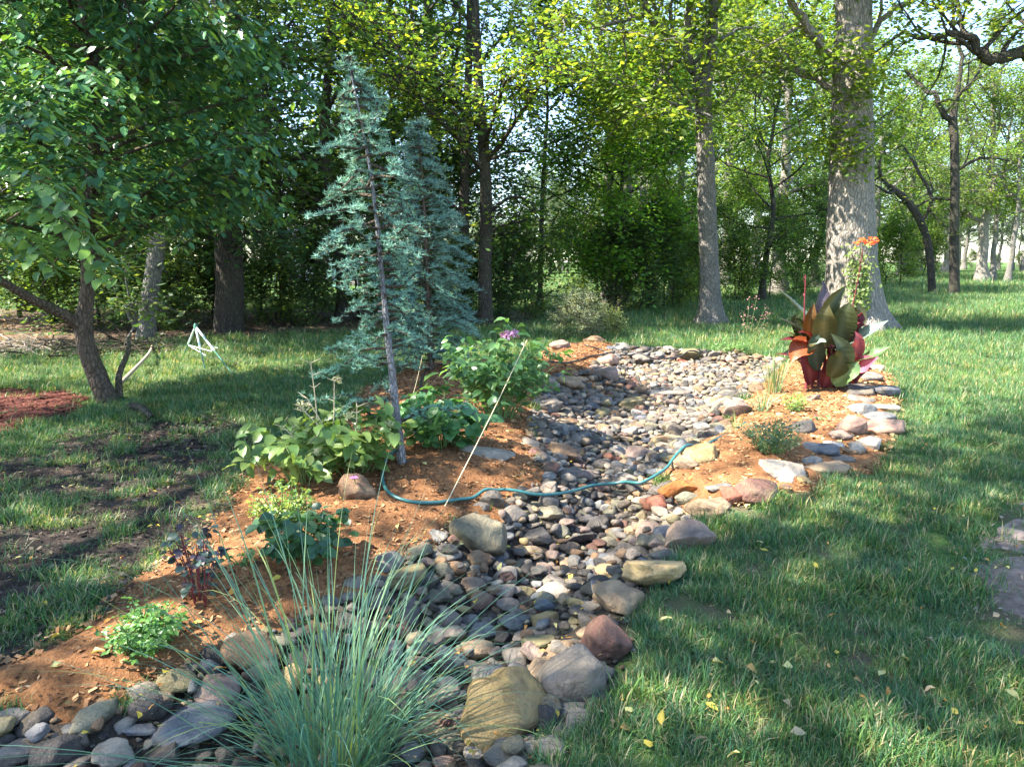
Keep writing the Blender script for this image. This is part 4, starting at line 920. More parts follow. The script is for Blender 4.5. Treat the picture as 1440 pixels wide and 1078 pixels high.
def frame(d, nr):
    d = unit(np.array(d, float)); nr = np.array(nr, float); s = unit(np.cross(nr, d)); nr = np.cross(d, s); return d, s, nr
def put_leaf(me, parent, pos, d, nr, size, col, name='leaf'):
    d, s, n_ = frame(d, nr); o = bpy.data.objects.new(name, me); C.objects.link(o); o.parent = parent
    M = Matrix(((d[0] * size, s[0] * size, n_[0] * size, pos[0]), (d[1] * size, s[1] * size, n_[1] * size, pos[1]), (d[2] * size, s[2] * size, n_[2] * size, pos[2]), (0, 0, 0, 1)))
    o.matrix_local = M; o.color = (*col, 1); return o
def leaf_xf(me_src, pos, d, nr, size):
    co = np.empty(len(me_src.vertices) * 3); me_src.vertices.foreach_get('co', co); co = co.reshape(-1, 3)
    d, s, n_ = frame(d, nr); return co @ np.array([d, s, n_]) * size + pos
def faces_of(me): return np.array([list(p.vertices) for p in me.polygons])

# the near sunlit spray of the small tree, leaf by leaf
def near_spray():
    rng = NT_R; o = NT_O; b = MB(); nleaf = 0
    for (a, e_) in [(((60, 400, 7.6), (100, 345, 6.2), (150, 372, 5.7))), (((10, 300, 7.2), (60, 300, 6.0), (120, 330, 5.6))), (((-30, 260, 7.0), (30, 250, 6.0), (90, 290, 5.6)))] and [(0, 0)] or []: pass
    for path in [[(60, 400, 7.6), (90, 352, 6.4), (125, 350, 5.9), (160, 385, 5.6)], [(10, 310, 7.2), (50, 290, 6.2), (90, 310, 5.8), (130, 350, 5.6)], [(-40, 270, 7.0), (10, 245, 6.2), (60, 255, 5.8), (105, 300, 5.5)], [(-40, 330, 6.8), (0, 330, 6.1), (40, 340, 5.8), (75, 375, 5.6)]]:
        lp = smooth_path(np.array([P(*q) for q in path]) - o, 6); V, F = tube(lp, np.linspace(.012, .003, len(lp)), 5); b.add(V, F)
        for i in range(3, len(lp)):
            tt = unit(lp[i] - lp[i - 1])
            for sg in (-1, 1):
                for rep in range(2):
                    s_ = unit(np.cross(tt, [0, 0, 1])) * sg
                    stem = lp[i] + s_ * rng.uniform(.0, .13) * rep + [0, 0, rng.normal(0, .03)]
                    put_leaf(LM_OVAL[rng.randint(3)], NT_E, stem, tt * .8 + s_ * rng.uniform(.5, 1) + [0, 0, rng.uniform(-.5, .1)], [rng.normal(0, .3), rng.normal(0, .3), 1], rng.uniform(.10, .145), np.array(((.085, .17, .06), (.14, .24, .05))[rng.randint(2)]) * rng.uniform(.8, 1.35))
    link('spray', b.mesh('spray', M_TWIG), NT_E)
near_spray()
print('near tree', round(time.time() - T0, 1))

# ------------------------------------------------------------------ blue atlas cedars
def cedar(name, label, base, trunk, tiers, seed, thick, ntw, tuft, col, bark=M_BARKC, nk=9):
    rng = np.random.RandomState(seed); g = G(*base); Y = g[1]; o = np.array([g[0], g[1], g[2]]); e = empty(name, tuple(o), label, 'tree')
    tp = np.array([P(a, b_, Y) for a, b_ in trunk]) - o; tp[0, 2] = -.06; pts = smooth_path(tp, 5)
    V, F = tube(pts, .006 + (thick - .006) * (1 - np.linspace(0, 1, len(pts))) ** 1.35, 12); V += rng.normal(0, thick * .03, V.shape); tb = MB(); tb.add(V, F); 
    for i in range(14):   # little knots on the bare stem
        q = pts[rng.randint(2, len(pts) // 2)]; a = rng.rand() * 6.28; V, F = tube(np.array([q, q + np.array([math.cos(a), math.sin(a), .1]) * thick * 1.5]), [.010, .006], 5); tb.add(V, F)
    link('trunk', tb.mesh('trunk', bark), e)
    bb = MB(); S = []; D = []
    for (px, py, dx, dz, dy, dens) in tiers:       # start pixel on the trunk, reach in pixels
        p0 = P(px, py, Y) - o; p1 = P(px + dx, py + dz, Y) - o + [0, dy, 0]; L = np.linalg.norm(p1 - p0)
        mid = (p0 + p1) / 2 + [0, 0, L * .10]; lp = smooth_path(np.array([p0, (p0 + mid) / 2 + rng.normal(0, .02, 3), mid + rng.normal(0, .03, 3), (mid + p1) / 2 + rng.normal(0, .03, 3), p1 + [0, 0, -L * .05]]), 4)
        V, F = tube(lp, np.linspace(.011 + .006 * L, .003, len(lp)), 5); bb.add(V, F)
        nt_ = max(4, int(ntw * L * dens))
        for j in range(nt_):
            t = .12 + .88 * (j + rng.rand()) / nt_; q = min(int(t * (len(lp) - 1)), len(lp) - 2); tan = unit(lp[q + 1] - lp[q]); side = unit(np.cross(tan, [0, 0, 1])) * (1 if rng.rand() < .5 else -1)
            l2 = rng.uniform(.35, 1) * (.10 + .30 * min(L, 1)) * (1.15 - .7 * t)
            tp2, _ = wig(rng, lp[q], unit(tan * .8 + side * rng.uniform(.3, 1) + [0, 0, rng.normal(0, .15)]), l2, 4, .14, 0, .18)
            V, F = tube(tp2, np.linspace(.004, .0015, 5), 3); bb.add(V, F)
            m = max(3, int(l2 / (tuft * .42))); tq = np.linspace(0, 1, m); pp = np.stack([np.interp(tq, np.linspace(0, 1, 5), tp2[:, c]) for c in range(3)], 1)
            S.append(pp + rng.normal(0, tuft * .22, pp.shape) + [0, 0, tuft * .15])
        m = max(4, int(L / (tuft * .5))); tq = np.linspace(.25, 1, m); pp = np.stack([np.interp(tq, np.linspace(0, 1, len(lp)), lp[:, c]) for c in range(3)], 1); S.append(pp + rng.normal(0, tuft * .2, pp.shape))
    link('branch', bb.mesh('branch', M_TWIG), e)
    S = np.concatenate(S); n = len(S); K = nk
    C0 = np.repeat(S, K, 0); d = rng.normal(0, 1, (n * K, 3)); d[:, 2] = np.abs(d[:, 2]) * .9 - .15; d = unit(d); L = tuft * rng.uniform(.6, 1.15, (n * K, 1)); s_ = unit(np.cross(d, rng.normal(0, 1, d.shape))) * tuft * .075
    V = np.stack([C0 - s_, C0 + s_, C0 + d * L], 1).reshape(-1, 3); F = np.arange(len(V)).reshape(-1, 3)
    cc = np.array(col) * rng.uniform(.7, 1.35, (n, 1)); cc = cc * np.where(rng.rand(n, 1) < .12, [[1.35, 1.2, 1.0]], [[1, 1, 1]]); cb = MB(); cb.add(V, F, np.repeat(cc, K * 3, 0))
    print(name, n)
    link('needles', cb.mesh('needles', M_NEEDLE, False), e); return e
rc = np.random.RandomState(9)
T1 = [(566, 656), (562, 620), (556, 570), (551, 520), (545, 470), (541, 430), (536, 380), (532, 330), (526, 280), (519, 230), (508, 170), (497, 120), (488, 78)]
def tx(T, y): a = np.array(T)[::-1]; return float(np.interp(y, a[:, 1], a[:, 0]))
tiers = []
for y in np.arange(92, 455, 11.5):
    u = (y - 92) / 360; Lr = 22 + 76 * min(1, u * 1.7)
    for sg in (-1, 1):
        dx = sg * Lr * rc.uniform(.55, 1.1) * (1.0 if sg > 0 else 1.0); dy = rc.uniform(-.5, .5); tiers.append((tx(T1, y), y, dx * rc.uniform(.5, 1), rc.uniform(-6, 30) + 10 * u, dy, rc.uniform(.6, 1.2)))
tiers += [(551, 500, -108, 20, -.1, 2.6), (552, 505, -60, 18, .15, 2.4), (550, 492, -95, 2, .2, 2), (549, 490, 45, 2, .1, 1), (546, 470, -30, 18, -.3, 1.3), (544, 462, 40, 12, -.3, 1.2), (553, 512, 35, 8, .1, .8), (556, 560, -70, 10, -.2, 1), (556, 555, -35, -2, .2, 1), (560, 590, 45, 6, .1, .7), (561, 598, 90, -22, .2, 1), (561, 600, -130, -50, -.2, .18), (545, 480, 60, 22, .3, 1)]
cedar('blue_cedar', 'slender blue atlas cedar with a bare grey lower stem nearest the hose', (566, 655), T1, tiers, 51, .036, 10, .042, (.17, .33, .26))
T2 = [(606, 522), (606, 490), (603, 440), (601, 380), (598, 320), (594, 260), (590, 205), (586, 165)]
tiers = []
for y in np.arange(172, 512, 5.4):
    u = (y - 172) / 340; Lr = 14 + 52 * min(1, u * 1.9)
    for sg in (-1, 1): tiers.append((tx(T2, y), y, sg * Lr * rc.uniform(.5, 1.12), rc.uniform(-8, 16), rc.uniform(-.6, .6) * (.3 + u), 1))
cedar('blue_cedar', 'bushy blue atlas cedar behind the slender one with branches down to the mulch', (606, 522), T2, tiers, 52, .055, 15, .060, (.15, .28, .24), M_BARKL, 8)
print('cedars', round(time.time() - T0, 1))

# ------------------------------------------------------------------ canna lily
def strip_leaf(path, width, fold=.25, n=26, tipsharp=.9, seed=0, twist=0.0, nrm=None):
    """a broad leaf along a path; veins give a slight ripple"""
    rng = np.random.RandomState(seed); p = smooth_path(path, 5); t = np.linspace(0, 1, n + 1); s = np.linspace(0, 1, len(p))
    p = np.stack([np.interp(t, s, p[:, c]) for c in range(3)], 1); tan = unit(np.gradient(p, axis=0))
    nr = np.array(nrm if nrm is not None else [0, -.5, 1.0]); V = []; K = 5
    for i in range(n + 1):
        sd_ = unit(np.cross(nr, tan[i])); nn = np.cross(tan[i], sd_); a = twist * t[i]; sd2 = sd_ * math.cos(a) + nn * math.sin(a); nn = np.cross(tan[i], sd2)
        w_ = width / 2 * (math.sin(math.pi * min(1, t[i] * .95 + .05) ** .8) ** 1.05) * (1 if t[i] < 1 else .05)
        for q in range(K):
            v = (q / (K - 1) - .5) * 2; V.append(p[i] + sd2 * w_ * v + nn * (abs(v) ** 1.3 * fold * w_ + (.05 * w_ * math.sin(i * 2.6 - abs(v) * 3.2)) * (abs(v) > .2)))
    F = [(i * K + q, (i + 1) * K + q, (i + 1) * K + q + 1, i * K + q + 1) for i in range(n) for q in range(K - 1)]
    return np.array(V), F
def canna():
    rng = np.random.RandomState(61); g = G(1160, 548); Y = g[1]; o = np.array([g[0], g[1], g[2]])
    e = empty('canna_lily', tuple(o), 'tall canna lily with bronze maroon leaves and a red orange flower before the big oak', 'plant')
    OL = (.045, .055, .02); DG = (.035, .05, .03); MR = (.10, .018, .025); OR = (.20, .05, .018); GG = (.12, .17, .14); PK = (.42, .10, .16); GN = (.09, .15, .06)  # OR holds the orange glow of backlit leaves as leaf colour
    def leaf(pts, wpx, col, fold=.25, tw=0, nrm=None):
        path = np.array([P(a, b_, Y + dy) for a, b_, dy in pts]) - o
        V, F = strip_leaf(path, wpx * 1.02 * Y / FPX, fold, seed=rng.randint(99), twist=tw, nrm=nrm); b = MB()
        ii = np.repeat(np.arange(27), 5); vv = np.tile(np.abs(np.linspace(-1, 1, 5)), 27); ripple = (1 + .11 * np.sin(ii * 2.6 - vv * 3.2) * (vv > .2))[:, None]; cc = np.array(col) * ripple; cc[vv < .1] = np.array(col) * 1.5 + .02; b.add(V, F, cc); link('leaf', b.mesh('leaf', M_CANNA), e)
    fr = [0, -1, .35]
    leaf([(1152, 472, -.05), (1158, 450, -.1), (1170, 425, -.1), (1190, 401, -.05)], 34, OL, .3, .0, [.5, -1, .3])
    leaf([(1178, 490, -.15), (1182, 465, -.2), (1190, 440, -.25), (1195, 424, -.25)], 38, OL, .15, 0, fr)
    leaf([(1160, 488, -.2), (1158, 465, -.25), (1160, 445, -.3), (1166, 428, -.3)], 36, (.07, .065, .022), .2, 0, fr)
    leaf([(1185, 485, 0), (1200, 478, -.1), (1222, 465, -.2), (1250, 450, -.25)], 26, GG, .25, .3)
    leaf([(1192, 520, 0), (1208, 508, -.15), (1228, 498, -.3), (1253, 486, -.35)], 24, GN, .3, .3)
    leaf([(1194, 522, -.02), (1210, 514, -.2), (1222, 508, -.3), (1236, 502, -.4)], 24, PK, .25, 0, [.2, -1, .6])
    leaf([(1150, 455, .1), (1130, 440, .1), (1110, 420, .05), (1093, 405, 0)], 17, GG, .3, .2)
    leaf([(1150, 450, .2), (1155, 430, .2), (1158, 410, .25), (1156, 392, .25)], 20, (.06, .05, .07), .3, .4, fr)
    leaf([(1148, 482, 0), (1130, 468, 0), (1112, 455, -.05), (1092, 445, -.1)], 18, DG, .3, .3)
    leaf([(1148, 494, 0), (1130, 482, -.05), (1112, 470, -.1), (1092, 463, -.1)], 14, (.12, .12, .05), .3, .3)
    leaf([(1142, 478, -.1), (1132, 485, -.2), (1120, 495, -.25), (1112, 510, -.3)], 32, OR, .2, 0, [-.6, -1, .3])
    leaf([(1140, 482, 0), (1138, 462, -.05), (1140, 445, -.08), (1145, 425, -.05)], 24, (.12, .06, .02), .3, .2, fr)
    leaf([(1135, 525, 0), (1122, 508, -.1), (1108, 500, -.2), (1090, 497, -.25)], 15, MR, .3, .2)
    leaf([(1132, 480, .1), (1124, 465, .1), (1118, 450, .1), (1120, 442, .1)], 20, OL, .3, .2, fr)
    leaf([(1195, 515, -.1), (1202, 495, -.2), (1206, 478, -.25), (1202, 465, -.25)], 22, (.30, .06, .07), .3, .3, fr)
    leaf([(1172, 540, -.2), (1185, 528, -.3), (1200, 518, -.4), (1206, 508, -.4)], 28, GN, .3, .2, [0, -.8, .6])
    leaf([(1168, 530, -.25), (1180, 510, -.35), (1185, 490, -.4), (1168, 468, -.4)], 34, OL, .2, .1, fr)
    leaf([(1150, 520, -.2), (1146, 500, -.25), (1146, 480, -.3), (1152, 470, -.3)], 26, DG, .25, .1, fr)
    leaf([(1140, 488, -.3), (1148, 482, -.4), (1156, 480, -.45), (1162, 481, -.5)], 16, GG, .2, .1)
    leaf([(1200, 545, 0), (1208, 530, -.1), (1216, 520, -.2), (1228, 518, -.25)], 18, MR, .3, .2)
    leaf([(1158, 545, -.1), (1165, 525, -.2), (1172, 505, -.25), (1178, 492, -.25)], 26, MR, .3, .1, fr)
    leaf([(1140, 540, -.1), (1138, 520, -.2), (1132, 500, -.25), (1134, 486, -.2)], 26, MR, .3, .1, fr)
    leaf([(1162, 470, .15), (1172, 452, .2), (1186, 444, .25), (1202, 440, .3)], 18, GG, .3, .2)
    leaf([(1185, 470, .1), (1200, 455, .1), (1208, 440, .1), (1206, 425, .1)], 26, (.06, .065, .03), .3, .2, fr)
    for q in range(18):
        bx_ = rng.uniform(1136, 1196); by_ = rng.uniform(470, 535); a = rng.uniform(-1, 1) * 1.35; L_ = rng.uniform(34, 62); dy_ = rng.uniform(-.1, .45)
        leaf([(bx_, by_, dy_), (bx_ + math.sin(a) * L_ * .35, by_ - math.cos(a) * L_ * .45, dy_ - .05), (bx_ + math.sin(a) * L_ * .75, by_ - math.cos(a) * L_ * .8, dy_ - .12), (bx_ + math.sin(a) * L_ * 1.15, by_ - math.cos(a) * L_ * .85, dy_ - .22)], rng.uniform(20, 32), [OL, DG, MR, DG, DG][rng.randint(5)], .3, rng.normal(0, .4))
    for px, top, tx_ in [(1133, 470, 1136), (1141, 455, 1146), (1150, 450, 1152), (1157, 455, 1160), (1166, 470, 1168), (1172, 460, 1178), (1180, 480, 1186), (1187, 520, 1194), (1178, 540, 1200)]:
        dy = rng.uniform(-.2, .15); p = smooth_path(np.array([P(px, 551, Y), P((px + tx_) / 2 + 1, (551 + top) / 2, Y + dy), P(tx_, top, Y + dy)]) - o, 4); p[0, 2] = -.04
        V, F = tube(p, np.linspace(.018, .010, len(p)), 8); b = MB(); b.add(V, F); link('stem', b.mesh('stem', M_STEMR), e)
    for path, r in [([(1192, 470), (1199, 430), (1207, 390), (1213, 350)], .008), ([(1131, 470), (1131, 440), (1132, 410), (1133, 386)], .011)]:
        p = smooth_path(np.array([P(a, b_, Y) for a, b_ in path]) - o, 4); b = MB(); V, F = tube(p, np.linspace(r, r * .5, len(p)), 6); b.add(V, F)
        for q in range(9):
            c = p[int(len(p) * .55) + q % 5]; a = rng.rand() * 6.28; V, F = tube(np.array([c, c + np.array([math.cos(a) * .025, math.sin(a) * .025, .035])]), [.007, .002], 5); b.add(V, F)
        link('flower_stalk', b.mesh('flower_stalk', M_STEMR), e)
    fl = bpy.data.objects.new('flower', None); C.objects.link(fl); fl.parent = e; c0 = P(1214, 346, Y) - o; fl.location = c0
    for q in range(22):
        cx = P(rng.choice([1207, 1214, 1221, 1228]) + rng.uniform(-3, 3), rng.uniform(340, 349) - (4 if q % 2 else 0), Y + rng.uniform(-.05, .05)) - o - c0
        a = rng.rand() * 6.28
        path = np.array([cx, cx + [math.cos(a) * .03, math.sin(a) * .03, .02], cx + [math.cos(a) * .06, math.sin(a) * .06, .015 + rng.normal(0, .02)]]); V, F = strip_leaf(path, rng.uniform(.03, .05), .3, 5, seed=q); b = MB(); b.add(V, F, np.array((.75, .13, .02)) * rng.uniform(.7, 1.15)); link('petal', b.mesh('petal', M_PETAL), fl)
canna()

# ------------------------------------------------------------------ shrubs and small plants
def shrub(name, label, base, width, height, nstem, nleaf, lsize, cols, lm=None, parts=250, cat='shrub', upright=.9, stemmat=M_STEMG, seed=0, droop=.15, stemr=.005, extra=None, flat=.4, side=2):
    rng = np.random.RandomState(seed); g = G(*base); e = empty(name, tuple(g), label, cat); lm = lm or LM_OVAL
    sb = MB(); sites = []
    for k in range(nstem):
        a = rng.rand() * 6.28; r = rng.rand() ** .5 * width / 2; tip = np.array([math.cos(a) * r, math.sin(a) * r, height * rng.uniform(.55, 1.05) * (1 - .35 * (r / (width / 2)) ** 2)])
        b0 = np.array([tip[0] * .25, tip[1] * .25, -.02]); p = smooth_path(np.array([b0, b0 * .6 + tip * .4 + [0, 0, height * .12], tip]), 5) + 0
        V, F = tube(p, np.linspace(stemr, stemr * .35, len(p)), 5); sb.add(V, F); sites.append(p)
        for q in range(side):
            i = rng.randint(3, len(p) - 1); a2 = rng.rand() * 6.28; p2 = smooth_path(np.array([p[i], p[i] + np.array([math.cos(a2), math.sin(a2), .6]) * width * .10, p[i] + np.array([math.cos(a2), math.sin(a2), .9]) * width * .17]), 3)
            V, F = tube(p2, np.linspace(stemr * .5, stemr * .25, len(p2)), 4); sb.add(V, F); sites.append(p2)
    link('stem', sb.mesh('stem', stemmat), e)
    jb = MB(); nj = 0; fcs = [faces_of(m) for m in lm]
    for q in range(nleaf):
        p = sites[rng.randint(len(sites))]; i = int(len(p) * (1 - rng.rand() ** 1.7 * .75)); i = min(max(i, 1), len(p) - 1); pos = p[i] + rng.normal(0, lsize * .25, 3)
        if pos[2] < .01: pos[2] = .01 + rng.rand() * .02
        out = unit(pos * [1, 1, 0] + 1e-4); a = rng.rand() * 6.28; d = unit(np.array([math.cos(a), math.sin(a), 0]) * .9 + out * .7 + [0, 0, rng.normal(-droop, .3)])
        nr = [rng.normal(0, flat) - d[0] * .2, rng.normal(0, flat) - .25, 1]; c = np.array(cols[rng.randint(len(cols))]) * rng.uniform(.8, 1.25); v = rng.randint(len(lm)); sz = lsize * rng.uniform(.6, 1.2)
        if q < parts: put_leaf(lm[v], e, pos, d, nr, sz, c)
        else: V = leaf_xf(lm[v], pos, d, nr, sz); jb.add(V, fcs[v], c); nj += 1
    if nj: tag(link('foliage', jb.mesh('foliage', M_GLOSSY), e), kind='stuff')
    if extra: extra(e, rng, sites)
    return e
LM_SMALL = [leaf_mesh('leaf_small', .6, .15, .1, n=2, seed=i) for i in range(2)]
def flower_ball(px, py, base, r, col, n=60):
    def f(e, rng, sites):
        g = np.array(e.location); c = P(px, py, g[1] - .02) - g; b = MB()
        for q in range(n):
            d = unit(rng.normal(0, 1, 3)); d[2] = abs(d[2]) * .8; V = leaf_xf(LM_SMALL[0], c + d * r * [1, 1, .6] * rng.uniform(.7, 1), rng.normal(0, 1, 3), d + rng.normal(0, .2, 3), r * .55); b.add(V, faces_of(LM_SMALL[0]), np.array(col) * rng.uniform(.75, 1.2))
        link('flower_head', b.mesh('flower_head', M_PETAL), e)
        V, F = tube(smooth_path(np.array([[c[0] * .3, c[1] * .3, .1], c * [.7, .7, .6], c]), 4), .005, 5); b2 = MB(); b2.add(V, F); link('flower_stalk', b2.mesh('flower_stalk', M_STEMG), e)
    return f
HG = [(.09, .21, .07), (.08, .18, .06), (.12, .24, .07)]; HB = [(.08, .20, .07), (.07, .17, .07), (.11, .23, .07)]; HL = [(.16, .25, .07), (.20, .28, .09), (.11, .20, .05), (.09, .17, .05)]
shrub('hydrangea', 'leafy green hydrangea with one pinkish purple flower head beside the creek', (702, 590), 1.12, .84, 56, 820, .108, HG, seed=1, side=3, extra=flower_ball(717, 472, 0, .085, (.62, .36, .60), 90))
shrub('hydrangea', 'round leaved green hydrangea at the foot of the slender cedar', (624, 632), .80, .46, 34, 420, .11, HB, LM_ROUND, seed=2)
shrub('rounded_shrub', 'small rounded bright green shrub behind the flowering hydrangea at the creek margin', (748, 528), .55, .42, 30, 420, .05, HG, seed=3, parts=120)
shrub('hydrangea', 'pale sunlit hydrangea sprawling left of the slender cedar', (500, 668), .85, .50, 30, 240, .125, HL, seed=4)
def dried(e, rng, sites):
    g = np.array(e.location); b = MB(); h = MB()
    for (ax, ay, bx, by) in [(445, 650, 437, 510), (470, 640, 432, 560), (480, 640, 420, 570), (490, 640, 502, 572), (460, 650, 470, 535), (430, 640, 398, 600)]:
        p = smooth_path(np.array([P(ax, ay, g[1]), P((ax + bx) / 2 + 4, (ay + by) / 2, g[1] - .05), P(bx, by, g[1] - .1)]) - g, 4); V, F = tube(p, np.linspace(.006, .003, len(p)), 5); b.add(V, F)
        for q in range(7):
            c = p[-1 - q % 4]; a = rng.rand() * 6.28; V, F = tube(np.array([c, c + np.array([math.cos(a), math.sin(a), .4]) * rng.uniform(.03, .09)]), [.003, .0015], 4); b.add(V, F)
    link('dry_stalk', b.mesh('dry_stalk', M_TWINE), e)
    for (cx, cy, r) in [(474, 533, .025), (426, 568, .05), (548, 596, .03), (490, 585, .035)]:
        c = P(cx, cy, g[1] - .08) - g
        for q in range(40):
            d = unit(rng.normal(0, 1, 3)); V = leaf_xf(LM_SMALL[1], c + d * r * rng.rand() ** .4, rng.normal(0, 1, 3), d, .022); h.add(V, faces_of(LM_SMALL[1]), np.array((.42, .46, .28)) * rng.uniform(.7, 1.2))
    link('flower_head', h.mesh('flower_head', M_PETAL), e)
shrub('hydrangea', 'light green hydrangea with dry stalks and faded flower heads at the mulch edge', (430, 680), .95, .52, 28, 230, .12, HL, seed=5, extra=dried)
shrub('spirea', 'small yellow green fine leaved shrub in front of the pale hydrangeas', (397, 742), .36, .26, 40, 900, .028, [(.26, .32, .05), (.18, .27, .05), (.12, .22, .05)], LM_SMALL, seed=6, parts=60)
shrub('young_hydrangea', 'low shrub with dark rounded leaves just in front of the yellow green spirea', (432, 792), .50, .30, 22, 210, .070, [(.055, .13, .05), (.07, .16, .05), (.045, .11, .055)], LM_ROUND, seed=7)
shrub('smoke_bush', 'sparse young shrub with dusky purple blue leaves on the mulch', (282, 850), .38, .42, 14, 130, .042, [(.045, .065, .065), (.06, .05, .07), (.05, .085, .07)], LM_ROUND, seed=8, stemmat=M_STEMR, side=1)
shrub('boxwood', 'small bright green dome shaped shrub left of the grass clump', (205, 918), .34, .20, 40, 900, .030, [(.10, .23, .05), (.13, .27, .05), (.07, .18, .05)], LM_SMALL, seed=9, parts=60)
shrub('sedge_plant', 'small yellow green plant on the mulch in front of the canna', (1118, 582), .32, .24, 22, 200, .035, [(.26, .36, .08), (.20, .30, .08)], LM_SMALL, seed=10, parts=60, cat='plant')
shrub('juniper', 'low dark green shrub in the middle of the mulch island', (1084, 640), .52, .30, 44, 900, .028, [(.05, .10, .05), (.06, .12, .07), (.09, .14, .08)], LM_SMALL, seed=11, parts=60)
shrub('seedling', 'tiny seedling with a reddish leaf behind the dark sunk stone', (1152, 596), .24, .08, 6, 16, .06, [(.12, .26, .10), (.10, .22, .09), (.3, .06, .06)], LM_OVAL, seed=12, cat='plant')
shrub('weed_clump', 'clump of light green weeds growing at the back edge of the creek', (1030, 498), .75, .16, 24, 300, .05, [(.14, .24, .07), (.10, .19, .06)], LM_OVAL, seed=13, parts=80, cat='plant')
shrub('weed_clump', 'small dark green clump beside the left end of the back mulch mound', (782, 508), .35, .16, 16, 160, .04, HB, LM_OVAL, seed=14, parts=60, cat='plant')
shrub('seedling', 'pale seedling poking through the mulch in front of the smoke bush', (345, 800), .16, .14, 6, 26, .04, HL, LM_OVAL, seed=15, cat='plant')
def pinkbloom(e, rng, sites):
    g = np.array(e.location); b = MB(); h = MB()
    for (bx, by) in [(1046, 440), (1054, 420), (1064, 418), (1076, 432), (1082, 440)]:
        p = smooth_path(np.array([[0, 0, 0], P((1045 + bx) / 2, 470, g[1]) - g, P(bx, by, g[1]) - g]), 4); V, F = tube(p, np.linspace(.004, .002, len(p)), 4); b.add(V, F)
        for q in range(22): V = leaf_xf(LM_SMALL[0], p[-1 - q % 4] + rng.normal(0, .03, 3), rng.normal(0, 1, 3), rng.normal(0, 1, 3), .03); h.add(V, faces_of(LM_SMALL[0]), np.array((.55, .28, .28)) * rng.uniform(.8, 1.2))
    link('flower_stalk', b.mesh('flower_stalk', M_STEMG), e); link('flower_head', h.mesh('flower_head', M_PETAL), e)
shrub('coral_bells', 'airy plant with thin stalks of faded pink flowers left of the canna', (1048, 500), .4, .25, 14, 120, .04, HG, LM_OVAL, seed=16, parts=60, cat='plant', extra=pinkbloom)
def vine(e, rng, sites): pass
def small_flower():
    g = G(503, 705); e = empty('purple_flower', tuple(g), 'single small purple flower in front of the rounded brown mulch boulder', 'flower'); c = P(498, 672, g[1] - .03) - g
    b = MB(); V, F = tube(smooth_path(np.array([[0, 0, -.01], c * [.4, .4, .6], c]), 4), .003, 5); b.add(V, F); link('stem', b.mesh('stem', M_STEMG), e)
    for q in range(5):
        a = q * 1.257; V = leaf_xf(LM_SMALL[0], c, [math.cos(a), math.sin(a) * .6, .25], [0, -.6, 1], .030); b = MB(); b.add(V, faces_of(LM_SMALL[0]), (.50, .18, .55)); link('petal', b.mesh('petal', M_PETAL), e)
small_flower()
# leafy sprouts and creeper on the big oak
def creeper():
    rng = np.random.RandomState(71); e = empty('creeper', tuple(P(1212, 430, 16.7)), 'yellow green creeper climbing the big oak just above the canna leaves', 'plant'); o = np.array(e.location); sb = MB(); jb = MB(); fc = faces_of(LM_SMALL[0])
    for k in range(9):
        p = smooth_path(np.array([P(1208 + rng.uniform(-8, 8), 435, 16.72), P(1208 + rng.uniform(-14, 14), 400, 16.72), P(1206 + rng.uniform(-16, 16), rng.uniform(345, 380), 16.78)]) - o, 5); V, F = tube(p, .008, 4); sb.add(V, F)
        for q in range(60): V = leaf_xf(LM_SMALL[0], p[rng.randint(len(p))] + rng.normal(0, .10, 3) * [1, .3, 1], rng.normal(0, 1, 3), [rng.normal(0, .5), -1, .5], rng.uniform(.07, .13)); jb.add(V, fc, np.array((.22, .30, .10)) * rng.uniform(.7, 1.3))
    link('stem', sb.mesh('stem', M_TWIG), e); tag(link('foliage', jb.mesh('foliage', M_LEAF), e), kind='stuff')
creeper()
T_LACE = make_tree_meshes(81, 1.15, .022, .35, .75, 18, 5, 5, 22, .05, bark=M_TWIG, limb_el=(-5, 55), jit=.07, flare=1.0, cols=[(.40, .46, .34), (.46, .50, .40), (.30, .38, .25)])  # silvery leaves, tones lightened further to stand in for missing sun
g = G(812, 480); place_tree('lace_leaf_maple', T_LACE, g[0], g[1], 'small pale silvery lace leaf maple on the lawn behind the back mulch mound', 'tree', 0, .62, (1, 1, 1), dz=0)
T_LACE2 = make_tree_meshes(82, .8, .016, .15, .6, 14, 4, 4, 20, .05, bark=M_TWIG, limb_el=(-5, 45), jit=.08, flare=1.0, cols=[(.38, .44, .20), (.30, .38, .16)])
g = G(852, 474); place_tree('lace_leaf_maple', T_LACE2, g[0], g[1], 'lower yellow green bush touching the right side of the lace leaf maple', 'shrub', 0, .6, (1, 1, 1), dz=0)
print('plants', round(time.time() - T0, 1))

# ------------------------------------------------------------------ grasses with strap leaves
def blade_mesh(rng, base, az, L, lean, width, curl, n=9, col=(.1, .2, .08)):
    pts = []; p = np.array(base, float); th = lean; h = np.array([math.cos(az), math.sin(az), 0])
    for i in range(n + 1):
        pts.append(p.copy()); th2 = th + curl * (i / n) ** 1.6; p = p + (h * math.sin(th2) + np.array([0, 0, math.cos(th2)])) * L / n
    pts = np.array(pts); s = np.cross(h, [0, 0, 1.0]); a = rng.normal(0, .6); s = s * math.cos(a) + np.array([0, 0, 1]) * math.sin(a) * .3
    w_ = width / 2 * np.minimum(1, (1 - np.linspace(0, 1, n + 1)) * 2.2 + .02)[:, None]
    V = np.stack([pts - s * w_, pts + s * w_ + [0, 0, 0]], 1).reshape(-1, 3); F = [(2 * i, 2 * i + 1, 2 * i + 3, 2 * i + 2) for i in range(n)]
    return V, F
